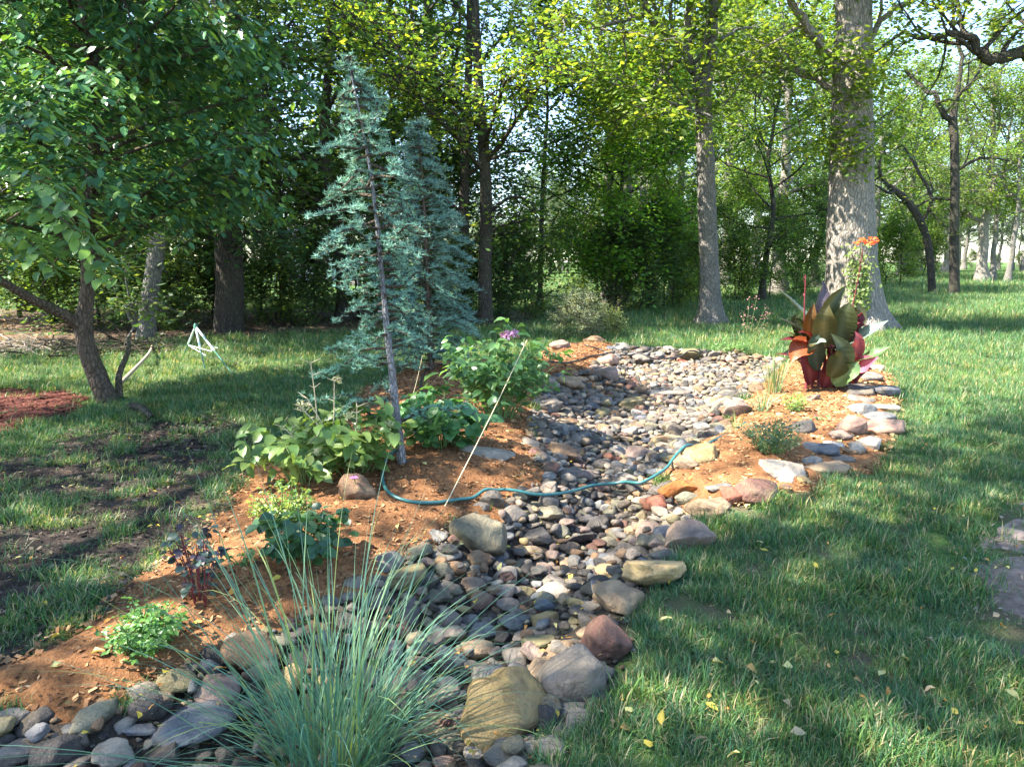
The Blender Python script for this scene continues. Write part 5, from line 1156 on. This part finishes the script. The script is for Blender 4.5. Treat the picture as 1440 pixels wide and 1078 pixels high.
def clump(name, label, base, nb, npart, Lr, width, lean, curl, cols, seed, rad, bias=None):
    rng = np.random.RandomState(seed); g = G(*base); e = empty(name, tuple(g), label, 'ornamental grass'); jb = MB()
    for k in range(nb):
        a = rng.rand() * 6.28; r = rng.rand() ** .6 * rad; az = a + rng.normal(0, .7)
        L = rng.uniform(*Lr) * (1.1 if k < npart else .9); ln = abs(rng.normal(0, lean)) + .04
        if bias and math.cos(az) > .1: ln *= bias; L *= .92
        elif bias and math.cos(az) < -.2: ln *= 1.3; L *= 1.12
        V, F = blade_mesh(rng, (math.cos(a) * r, math.sin(a) * r, 0), az, L, ln, width * rng.uniform(.6, 1.2), abs(rng.normal(curl, curl * .6)), 10)
        V[:, 2] = np.maximum(V[:, 2], -.1)
        c = np.array(cols[rng.randint(len(cols))]) * rng.uniform(.75, 1.3)
        if k < npart: b = MB(); b.add(V, F, c); link('blade', b.mesh('blade', M_GRASS), e)
        else: jb.add(V, F, c)
    tag(link('blades', jb.mesh('blades', M_GRASS), e), kind='stuff'); return e
GC = [(.15, .27, .19), (.12, .24, .17), (.17, .28, .16), (.28, .35, .13), (.11, .21, .15), (.14, .26, .18)]
clump('fountain_grass', 'large clump of long thin arching blue green grass blades in the near left foreground', (470, 1094), 600, 190, (.40, 1.22), .0058, .72, 1.05, GC, 91, .16, .85)
clump('strap_grass', 'upright strappy grass tuft at the left foot of the canna', (1088, 556), 46, 30, (.35, .62), .014, .30, .6, [(.22, .30, .14), (.30, .34, .18), (.13, .20, .10)], 92, .09)
clump('strap_grass', 'short pale green strappy tuft in front of the taller one', (1070, 582), 34, 24, (.18, .34), .013, .55, 1.0, [(.26, .34, .22), (.18, .26, .14)], 93, .06)
clump('strap_grass', 'thin wispy grass tuft at the back tip of the mulch island', (1036, 606), 20, 14, (.12, .26), .008, .45, .8, [(.20, .28, .10), (.3, .3, .15)], 94, .04)

# ------------------------------------------------------------------ hoses, stalks, tripod
def hose(name, label, pts, r, mat, lift=.0, coil=None):
    w3 = []
    for q in pts:
        g = G(q[0], q[1]); up = q[2] if len(q) > 2 else 0; g = G(q[0], q[1], 0) if not up else G0u(q[0], q[1], up); w3.append([g[0], g[1], g[2] + r + (.034 if not up else .004)])
    w3 = smooth_path(np.array(w3), 8)
    for q in w3:
        dq = np.hypot(acc[:, 0] - q[0], acc[:, 1] - q[1]); k_ = dq < acc[:, 2] * .9 + r
        if k_.any(): q[2] = max(q[2], (zz[k_] + acc[k_, 2] * .55).max() + r)
        for (bx_, by_, br_, bt_) in tops:
            if math.hypot(bx_ - q[0], by_ - q[1]) < br_: q[2] = max(q[2], bt_ * .9 + r)
    for _ in range(6):
        z_ = w3[:, 2].copy(); z_[1:-1] = (w3[:-2, 2] + w3[1:-1, 2] * 2 + w3[2:, 2]) / 4; w3[:, 2] = z_
    p = w3; V, F = tube(p, r, 10); b = MB(); b.add(V, F); return tag(link(name, b.mesh(name, mat)), label, 'hose')
def G0u(px, py, up):
    z = 0.0
    for _ in range(12): p = G0(px, py, z + up); z = .5 * z + .5 * hz(p[0], p[1])
    return np.array([p[0], p[1], z + up])
hose('garden_hose', 'green garden hose looping from the slender cedar over the creek stones to the mulch island',
     [(556, 640, 0), (545, 652, 0), (539, 668, 0), (539, 688, 0), (550, 704, 0), (575, 714, 0), (610, 716, 0), (645, 711, 0), (672, 702, .02), (700, 692, .05), (722, 692, .07), (745, 697, .08), (775, 698, .09), (805, 693, .09), (835, 685, .09), (870, 682, .09), (900, 681, .09), (920, 672, .08), (938, 660, .06), (958, 648, .05), (985, 632, .04), (1010, 618, .02), (1035, 606, .01), (1048, 600, 0)], .0115, M_HOSE)
hose('drip_hose', 'black drip hose winding over the back mulch mound and along the creek head',
     [(772, 512, 0), (795, 514, 0), (815, 510, 0), (830, 504, 0), (850, 503, 0), (868, 500, .03), (890, 497, .06), (915, 500, .06), (940, 503, .07), (970, 505, .07), (1000, 501, .05)], .012, M_BHOSE)
hose('drip_hose', 'thin black hose crossing the top of the back mulch mound', [(800, 484, 0), (822, 488, 0), (842, 494, 0), (858, 502, 0)], .010, M_BHOSE)
hose('drip_hose', 'black hose curling round the foot of the rear blue cedar', [(592, 558, 0), (592, 545, 0), (594, 535, 0), (600, 525, 0), (615, 517, 0), (630, 518, 0), (636, 526, 0), (622, 530, 0)], .012, M_BHOSE)
def stalk(name, label, a, ya, b_, yb, r, mat=M_TWINE, cat='stalk', bend=.02):
    p0 = np.array(a); p1 = np.array(b_); p = smooth_path(np.array([p0, (p0 + p1) / 2 + [bend, 0, bend], p1]), 6); V, F = tube(p, np.linspace(r, r * .5, len(p)), 5); b = MB(); b.add(V, F); return tag(link(name, b.mesh(name, mat)), label, cat)
g0 = G(618, 722); stalk('dry_stalk', 'long straw coloured stalk leaning over the bare mulch slope towards the purple flower', g0 - [0, 0, .02], 0, P(741, 478, g0[1] + .9), 0, .0045)
g0 = G(569, 588); stalk('dry_stalk', 'short straw coloured stalk leaning beside the slender cedar stem', g0 - [0, 0, .02], 0, P(594, 500, g0[1] + .1), 0, .004)
def tripod():
    g = G(292, 522); o = g.copy(); e = empty('sprinkler_tripod', tuple(o), 'green and pale metal sprinkler tripod standing on the shaded lawn', 'sprinkler'); Y = g[1]; apex = P(275, 459, Y + .1) - o
    for (fx, fy, dY) in [(256, 503, .35), (289, 524, -.05), (328, 527, -.1)]:
        f = G(fx, fy) - o; f[2] = -.01; m = apex * .5 + f * .5
        leg = bpy.data.objects.new('leg', None); 
        b = MB(); V, F = tube(np.array([apex, m]), [.017, .015], 8); b.add(V, F, mi=0); V, F = tube(np.array([m + (apex - m) * .04, f]), [.011, .011], 8); b.add(V, F, mi=1)
        lo_ = link('leg', b.mesh('leg', [M_TRIW, M_TRIG]), e)
        b = MB(); V, F = tube(np.array([f + [0, 0, .03], f]), [.016, .018], 8); b.add(V, F); link('foot', b.mesh('foot', M_TRIG), lo_)
    b = MB(); V, F = tube(np.array([apex - [0, 0, .03], apex + [0, 0, .02], apex + [0, 0, .05]]), [.03, .028, .012], 10); b.add(V, F); link('hub', b.mesh('hub', M_TRIG), e)
    for q in range(2):
        a = apex * .45 + (G(256, 503) - o) * .55; c = P([298, 290][q], [494, 500][q], Y) - o; b = MB(); V, F = tube(np.array([a, c]), .006, 6); b.add(V, F); link('brace', b.mesh('brace', M_TRIW), e)
    b = MB(); c = P(299, 492, Y) - o; V, F = tube(np.array([c, c + [0, 0, .04], c + [0, 0, .07]]), [.022, .022, .010], 10); b.add(V, F); V, F = tube(np.array([c + [0, 0, .05], c + [.09, -.02, .03]]), [.008, .006], 6); b.add(V, F); link('sprinkler_head', b.mesh('sprinkler_head', M_TRIW), e)
tripod()
hose('feeder_hose', 'thin dark hose running on the lawn from the sprinkler tripod', [(296, 505, 0), (312, 508, 0), (325, 512, 0), (338, 518, 0)], .010, M_BHOSE)

# brush pile, log, fallen branch
def twig_heap(name, label, base, w_, h_, n, mat, seed, kind=None, rmax=.02, cat='branches'):
    rng = np.random.RandomState(seed); g = G(*base); b = MB()
    for k in range(n):
        a = rng.rand() * 6.28; r = rng.rand() ** .5 * w_ / 2; z = rng.rand() * h_ * (1 - r / (w_ / 2) * .7); d = unit(np.array([rng.normal(), rng.normal(), rng.normal(0, .25)])); L = rng.uniform(.3, 1.1)
        p, _ = wig(rng, np.array([math.cos(a) * r, math.sin(a) * r * .6, z + .02]) - d * L / 2, d, L, 4, .15); p[:, 2] = np.maximum(p[:, 2], .01); V, F = tube(p, np.linspace(rng.uniform(.006, rmax), .004, 5), 4); b.add(V, F)
    return tag(link(name, b.mesh(name, mat), None, tuple(g)), label, cat, kind=kind)
twig_heap('brush_pile', 'pale tangled brush pile in the sun at the left end of the wood', (5, 498), 2.2, .35, 110, M_TWIGD, 95, 'stuff')
twig_heap('brush_pile', 'darker heap of fallen sticks under the wood edge', (150, 500), 2.4, .35, 120, M_TWIG, 96, 'stuff')
g0 = G(165, 548); g1 = G(215, 494); p = smooth_path(np.array([g0 + [0, 0, .04], (g0 + g1) / 2 + [.15, 0, .18], g1 + [0, 0, .12]]), 6); V, F = tube(p, np.linspace(.03, .012, len(p)), 7); b = MB(); b.add(V, F)
tag(link('fallen_branch', b.mesh('fallen_branch', M_TWIGD)), 'crooked fallen branch on the lawn behind the small near tree', 'branch')
g0 = G(185, 575); g1 = G(215, 592); p = smooth_path(np.array([g0 + [0, 0, .03], (g0 + g1) / 2 + [0, 0, .08], g1 + [0, 0, .03]]), 6); V, F = tube(p, np.linspace(.05, .03, len(p)), 8); b = MB(); b.add(V, F)
tag(link('dead_stump', b.mesh('dead_stump', M_BARKD)), 'low dead root stub on the grass right of the small near tree', 'stump')

# pale house glimpsed through the wood
def house():
    Y = 62; x0, x1 = at(385, Y), at(470, Y); z1 = P(0, 343, Y)[2]; e = empty('house', ((x0 + x1) / 2, Y, 0), 'pale house glimpsed through the wood behind the thick black trunk', 'house'); w_ = (x1 - x0) / 2
    def bx(nm, a, b_, m, par=e):
        a = np.array(a, float); b_ = np.array(b_, float); V = np.array([[(a, b_)[i][0], (a, b_)[j][1], (a, b_)[k][2]] for i in (0, 1) for j in (0, 1) for k in (0, 1)]); F = [(0, 1, 3, 2), (4, 6, 7, 5), (0, 4, 5, 1), (2, 3, 7, 6), (0, 2, 6, 4), (1, 5, 7, 3)]; q = MB(); q.add(V, F); return link(nm, q.mesh(nm, m, False), par)
    bx('wall', (-w_, 0, -.1), (w_, 6, z1), M_WALL)
    q = MB(); q.add([(-w_ - .3, -.4, z1 - .05), (w_ + .3, -.4, z1 - .05), (w_ + .3, 6.4, z1 - .05), (-w_ - .3, 6.4, z1 - .05), (-w_ - .3, 3, z1 + 1.8), (w_ + .3, 3, z1 + 1.8)], [(0, 1, 5, 4), (2, 3, 4, 5), (0, 3, 2, 1)]); q.add([(-w_ - .3, -.4, z1 - .05), (-w_ - .3, 6.4, z1 - .05), (-w_ - .3, 3, z1 + 1.8), (w_ + .3, -.4, z1 - .05), (w_ + .3, 6.4, z1 - .05), (w_ + .3, 3, z1 + 1.8)], [(0, 2, 1), (3, 4, 5)]); link('roof', q.mesh('roof', M_ROOF, False), e)
    for k in range(3):
        cx = -w_ + (k + .5) * 2 * w_ / 3; f = bx('window', (cx - .5, -.04, .9), (cx + .5, .02, 2.1), M_WALL); bx('pane', (cx - .42, -.06, .98), (cx + .42, -.045, 2.02), M_GLASS, f)
house()
print('things', round(time.time() - T0, 1))

# ------------------------------------------------------------------ lawn grass
def lawn():
    src = bpy.data.collections.new('grass_tufts'); rng = np.random.RandomState(101)
    gcol = [(.06, .14, .045), (.08, .17, .05), (.045, .12, .055), (.12, .21, .055), (.06, .145, .075)]
    for v in range(6):
        b = MB(); 
        for k in range(26):
            a = rng.rand() * 6.28; r = rng.rand() ** .5 * .05; az = rng.rand() * 6.28
            c = np.array(gcol[rng.randint(5)]) * rng.uniform(.7, 1.4)
            if rng.rand() < .13: c = np.array((.40, .34, .19)) * rng.uniform(.6, 1.2)
            V, F = blade_mesh(rng, (math.cos(a) * r, math.sin(a) * r, -.008), az, rng.uniform(.035, .10) * (1.15 if v == 2 else .9), abs(rng.normal(.45, .5)) + (.5 if v > 3 else 0), rng.uniform(.0026, .0045), abs(rng.normal(.9, .7)), 3, None); b.add(V, F, c)
        o = bpy.data.objects.new(f'grass_tuft_{v}', b.mesh('grass_tuft', M_GRASS)); src.objects.link(o)
    X = []; Y = []; S = []
    def area(y0, y1, dens, sc, xlo=-.78, xhi=.78):
        n = int(dens * (y1 - y0) * (xhi - xlo) * (y0 + y1) / 2 + dens * (y1 - y0) * 1.2)
        y = rng.uniform(y0, y1, n); x = rng.uniform(xlo * y - .6, xhi * y + .6); X.append(x); Y.append(y); S.append(sc * rng.uniform(.7, 1.25, n))
    area(1.8, 4, 1500, .95); area(4, 7, 1000, 1.05); area(7, 12, 420, 1.3); area(12, 20, 130, 1.9); area(20, 38, 34, 2.8); area(38, 75, 7, 4.5, -.1)
    X = np.concatenate(X); Y = np.concatenate(Y); S = np.concatenate(S)
    keep = np.ones(len(X)); n1 = wnoise(X, Y, 1.4, 2); n2 = wnoise(X, Y, .45, 9)
    n3 = wnoise(X, Y, 3.3, 21); keep *= sstep(-1.0, .1, n1 + .5 * n2 + .5 * n3 + .25) * .74 + .26
    for pg, e_, f in ((CREEK, .0, 0), (MULCH_L, .02, .004), (ISLE, .02, .004), (REDM, .0, .03), (WOODS, .3, .03)):
        s = sdist(X, Y, pg) - .05 * n1; keep *= np.where(s > e_, f, 1)
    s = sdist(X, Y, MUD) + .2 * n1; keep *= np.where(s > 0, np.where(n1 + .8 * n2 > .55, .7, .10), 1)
    s = sdist(X, Y, DIRT_R) + .12 * n1; keep *= np.where(s > 0, .06, 1)
    for (cx, cy, r) in ((990, 870, .12), (1020, 880, .08)):
        p = G0(cx, cy); keep *= np.where(np.hypot(X - p[0], Y - p[1]) < r + .03 * n1, .05, 1)
    k = (rng.rand(len(X)) < keep); X, Y, S = X[k], Y[k], S[k]; S *= 1 + .3 * np.clip(wnoise(X, Y, .9, 15), -1, 1)
    instancer('lawn_grass', X, Y, S, src, 'short green lawn grass with worn and straw coloured patches', rng)
lawn()

# ------------------------------------------------------------------ fallen leaves and mulch chips
def litter():
    rng = np.random.RandomState(111)
    LM = [leaf_mesh('fallen_leaf', .5, .3, .25, n=3, mat=M_DEAD, wave=2, seed=i) for i in range(4)] + [leaf_mesh('fallen_leaf', .6, .1, -.3, n=3, mat=M_DEAD, wave=3, seed=9)]
    YC = {'yellow': (.62, .48, .08), 'pale yellow': (.60, .54, .22), 'golden brown': (.42, .26, .09), 'tan': (.42, .32, .20), 'orange': (.55, .26, .06)}
    hand = [(517, 857, 'yellow'), (480, 743, 'yellow'), (232, 975, 'yellow'), (197, 1040, 'yellow'), (72, 950, 'pale yellow'), (930, 1036, 'yellow'), (905, 1062, 'yellow'), (992, 1004, 'yellow'), (1108, 857, 'yellow'), (1100, 950, 'pale yellow'), (1265, 937, 'pale yellow'), (1300, 910, 'tan'), (1048, 950, 'golden brown'), (1110, 1045, 'tan'),
            (1080, 785, 'yellow'), (1064, 770, 'pale yellow'), (944, 882, 'pale yellow'), (888, 1010, 'pale yellow'), (1040, 1075, 'pale yellow'), (1235, 965, 'pale yellow'), (1395, 880, 'tan'), (1410, 895, 'orange'), (1320, 690, 'yellow'), (1240, 690, 'golden brown'), (870, 1040, 'golden brown'), (1000, 945, 'pale yellow'), (1430, 1000, 'pale yellow'), (1422, 1028, 'yellow'),
            (800, 835, 'yellow'), (700, 822, 'pale yellow'), (835, 845, 'orange'), (668, 870, 'yellow'), (840, 900, 'orange'), (300, 970, 'golden brown'), (160, 925, 'pale yellow'), (130, 930, 'pale yellow'), (330, 838, 'orange'), (395, 820, 'yellow'), (360, 835, 'golden brown'), (600, 660, 'pale yellow'), (640, 690, 'pale yellow'), (715, 612, 'pale yellow'), (745, 602, 'yellow'), (560, 745, 'pale yellow')]
    it = []; pts = []
    for (px_, py_, c) in hand: it.append((px_, py_, f'{c} fallen leaf lying')); pts.append((px_, py_, c, .045))
    while len(pts) < 120:
        px_, py_ = rng.uniform(0, 1430), rng.uniform(600, 1070)
        if 250 < px_ < 640 and py_ > 900: continue
        c = rng.choice(list(YC)); it.append((px_, py_, f'small {c} fallen leaf lying')); pts.append((px_, py_, c, rng.uniform(.022, .038)))
    labs = unique_labels(it); LAND_XY = CREEK
    for (px_, py_, c, sz), lab in zip(pts, labs):
        g = G(px_, py_); s = float(sdist(np.array([g[0]]), np.array([g[1]]), CREEK)[0]); lm = float(max(sdist(np.array([g[0]]), np.array([g[1]]), q)[0] for q in (MULCH_L, ISLE)))
        up = .085 if s > 0 else .035 if lm > 0 else .045
        o = link('fallen_leaf', LM[rng.randint(5)], None, (g[0], g[1], g[2] + up), np.array(YC[c]) * rng.uniform(.8, 1.1)); o.scale = (sz * 1.2,) * 3; o.rotation_euler = (rng.normal(0, .35), rng.normal(0, .35), rng.rand() * 6.28); tag(o, lab, 'leaf', 'yellow leaves fallen on the lawn and stones')
    b = MB(); f = [faces_of(m) for m in LM]; n = 0
    for k in range(1500):
        y = rng.uniform(2.2, 16) ; x = rng.uniform(-.72, .72) * y; g = np.array([x, y, hz(x, y)]); s = float(sdist(np.array([x]), np.array([y]), CREEK)[0]); v = rng.randint(5)
        up = .08 if s > 0 else .03; c = np.array(list(YC.values())[rng.randint(5)]) * rng.uniform(.5, 1); V = leaf_xf(LM[v], g + [0, 0, up], [rng.normal(), rng.normal(), rng.normal(0, .2)], [rng.normal(0, .3), rng.normal(0, .3), 1], rng.uniform(.015, .035)); b.add(V, f[v], c)
    for k in range(2600):   # litter under the wood
        y = rng.uniform(14, 24); x = rng.uniform(-.72, .05) * y
        if float(sdist(np.array([x]), np.array([y]), WOODS)[0]) < -.5: continue
        v = rng.randint(5); V = leaf_xf(LM[v], [x, y, hz(x, y) + .04], [rng.normal(), rng.normal(), rng.normal(0, .2)], [rng.normal(0, .3), rng.normal(0, .3), 1], rng.uniform(.06, .12)); b.add(V, f[v], np.array((.30, .20, .13)) * rng.uniform(.4, 1.3))
    tag(link('fallen_leaves', b.mesh('fallen_leaves', M_DEAD)), 'small dead leaves and litter scattered over lawn, mulch and wood floor', kind='stuff')
    # shredded bark chips and clods on the mulch
    b = MB(); M_CH = mat_leaf('bark_chip', transl=.0, rough=.9, spec=.1, objcol=False)
    for pg, n, cols in ((MULCH_L, 40000, [(.27, .135, .065), (.17, .08, .038), (.36, .21, .11), (.10, .05, .03)]), (ISLE, 15000, [(.34, .19, .09), (.20, .10, .05), (.42, .27, .14)]), (REDM, 3500, [(.16, .06, .045), (.08, .03, .022)]), (MUD, 4500, [(.06, .045, .038), (.035, .028, .024), (.12, .095, .075)]), (DIRT_R, 500, [(.22, .17, .14), (.16, .12, .10)])):
        lo, hi = pg.min(0), pg.max(0); x = rng.uniform(lo[0], hi[0], n * 3); y = rng.uniform(max(lo[1], 1.8), hi[1], n * 3); s = sdist(x, y, pg); k = (s > -.03) & (sdist(x, y, CREEK) < .05) & in_view(x, y, 0 * x, 30); x, y = x[k][:n], y[k][:n]; m = len(x)
        z = hgt(x, y) + .026 + rng.uniform(-.004, .008, m); c0 = np.stack([x, y, z], 1); a = rng.rand(m) * 6.28; d = np.stack([np.cos(a), np.sin(a), rng.normal(0, .25, m)], 1); s_ = np.stack([-np.sin(a), np.cos(a), rng.normal(0, .4, m)], 1)
        L = rng.uniform(.005, .017, (m, 1)) * (1 + (y[:, None] > 6) * .5); W = L * rng.uniform(.25, .8, (m, 1)); V = np.stack([c0 - d * L - s_ * W, c0 + d * L - s_ * W * .6, c0 + d * L * .8 + s_ * W, c0 - d * L * .9 + s_ * W * .8], 1).reshape(-1, 3); cc = np.array(cols)[rng.randint(0, len(cols), m)] * rng.uniform(.7, 1.3, (m, 1)); b.add(V, np.arange(4 * m).reshape(-1, 4), np.repeat(cc, 4, 0))
    tag(link('bark_chips', b.mesh('bark_chips', M_CH, False)), 'loose orange brown bark chips and clods strewn over the mulch and bare soil', kind='stuff')
litter()

# unseen trees of the wood, added left of view to dapple creek and lawn
for (x, y, ms, s, rz, lab) in [(-5.2, -1.0, T_DAPPLE, .95, 2.6, 'unseen oak added for its shade just left of and behind the viewpoint'), (-7.6, 1.8, T_DAPPLE, 1.05, 1.0, 'unseen oak added to shade the near creek from left of the viewpoint'), (-13.5, 4.6, T_DAPPLE, .8, 2.0, 'unseen oak added for its shade left of the red mulch bed'), (-13.5, 12.5, T_DAPPLE, 1.0, .3, 'unseen oak added for its shade left of the brush pile'), (-12.5, -1.5, T_DAPPLE, .85, 4.0, 'unseen oak added for its shade to the left behind the viewpoint')]:
    place_tree('woodland_tree', ms, x, y, lab, 'tree', rz, s, MID, WOOD)
print('total', round(time.time() - T0, 1), 'objects', len(bpy.data.objects), 'tris', sum(sum(len(p.vertices) - 2 for p in m.polygons) if len(m.polygons) < 3000 else len(m.loops) - 2 * len(m.polygons) for m in bpy.data.meshes))
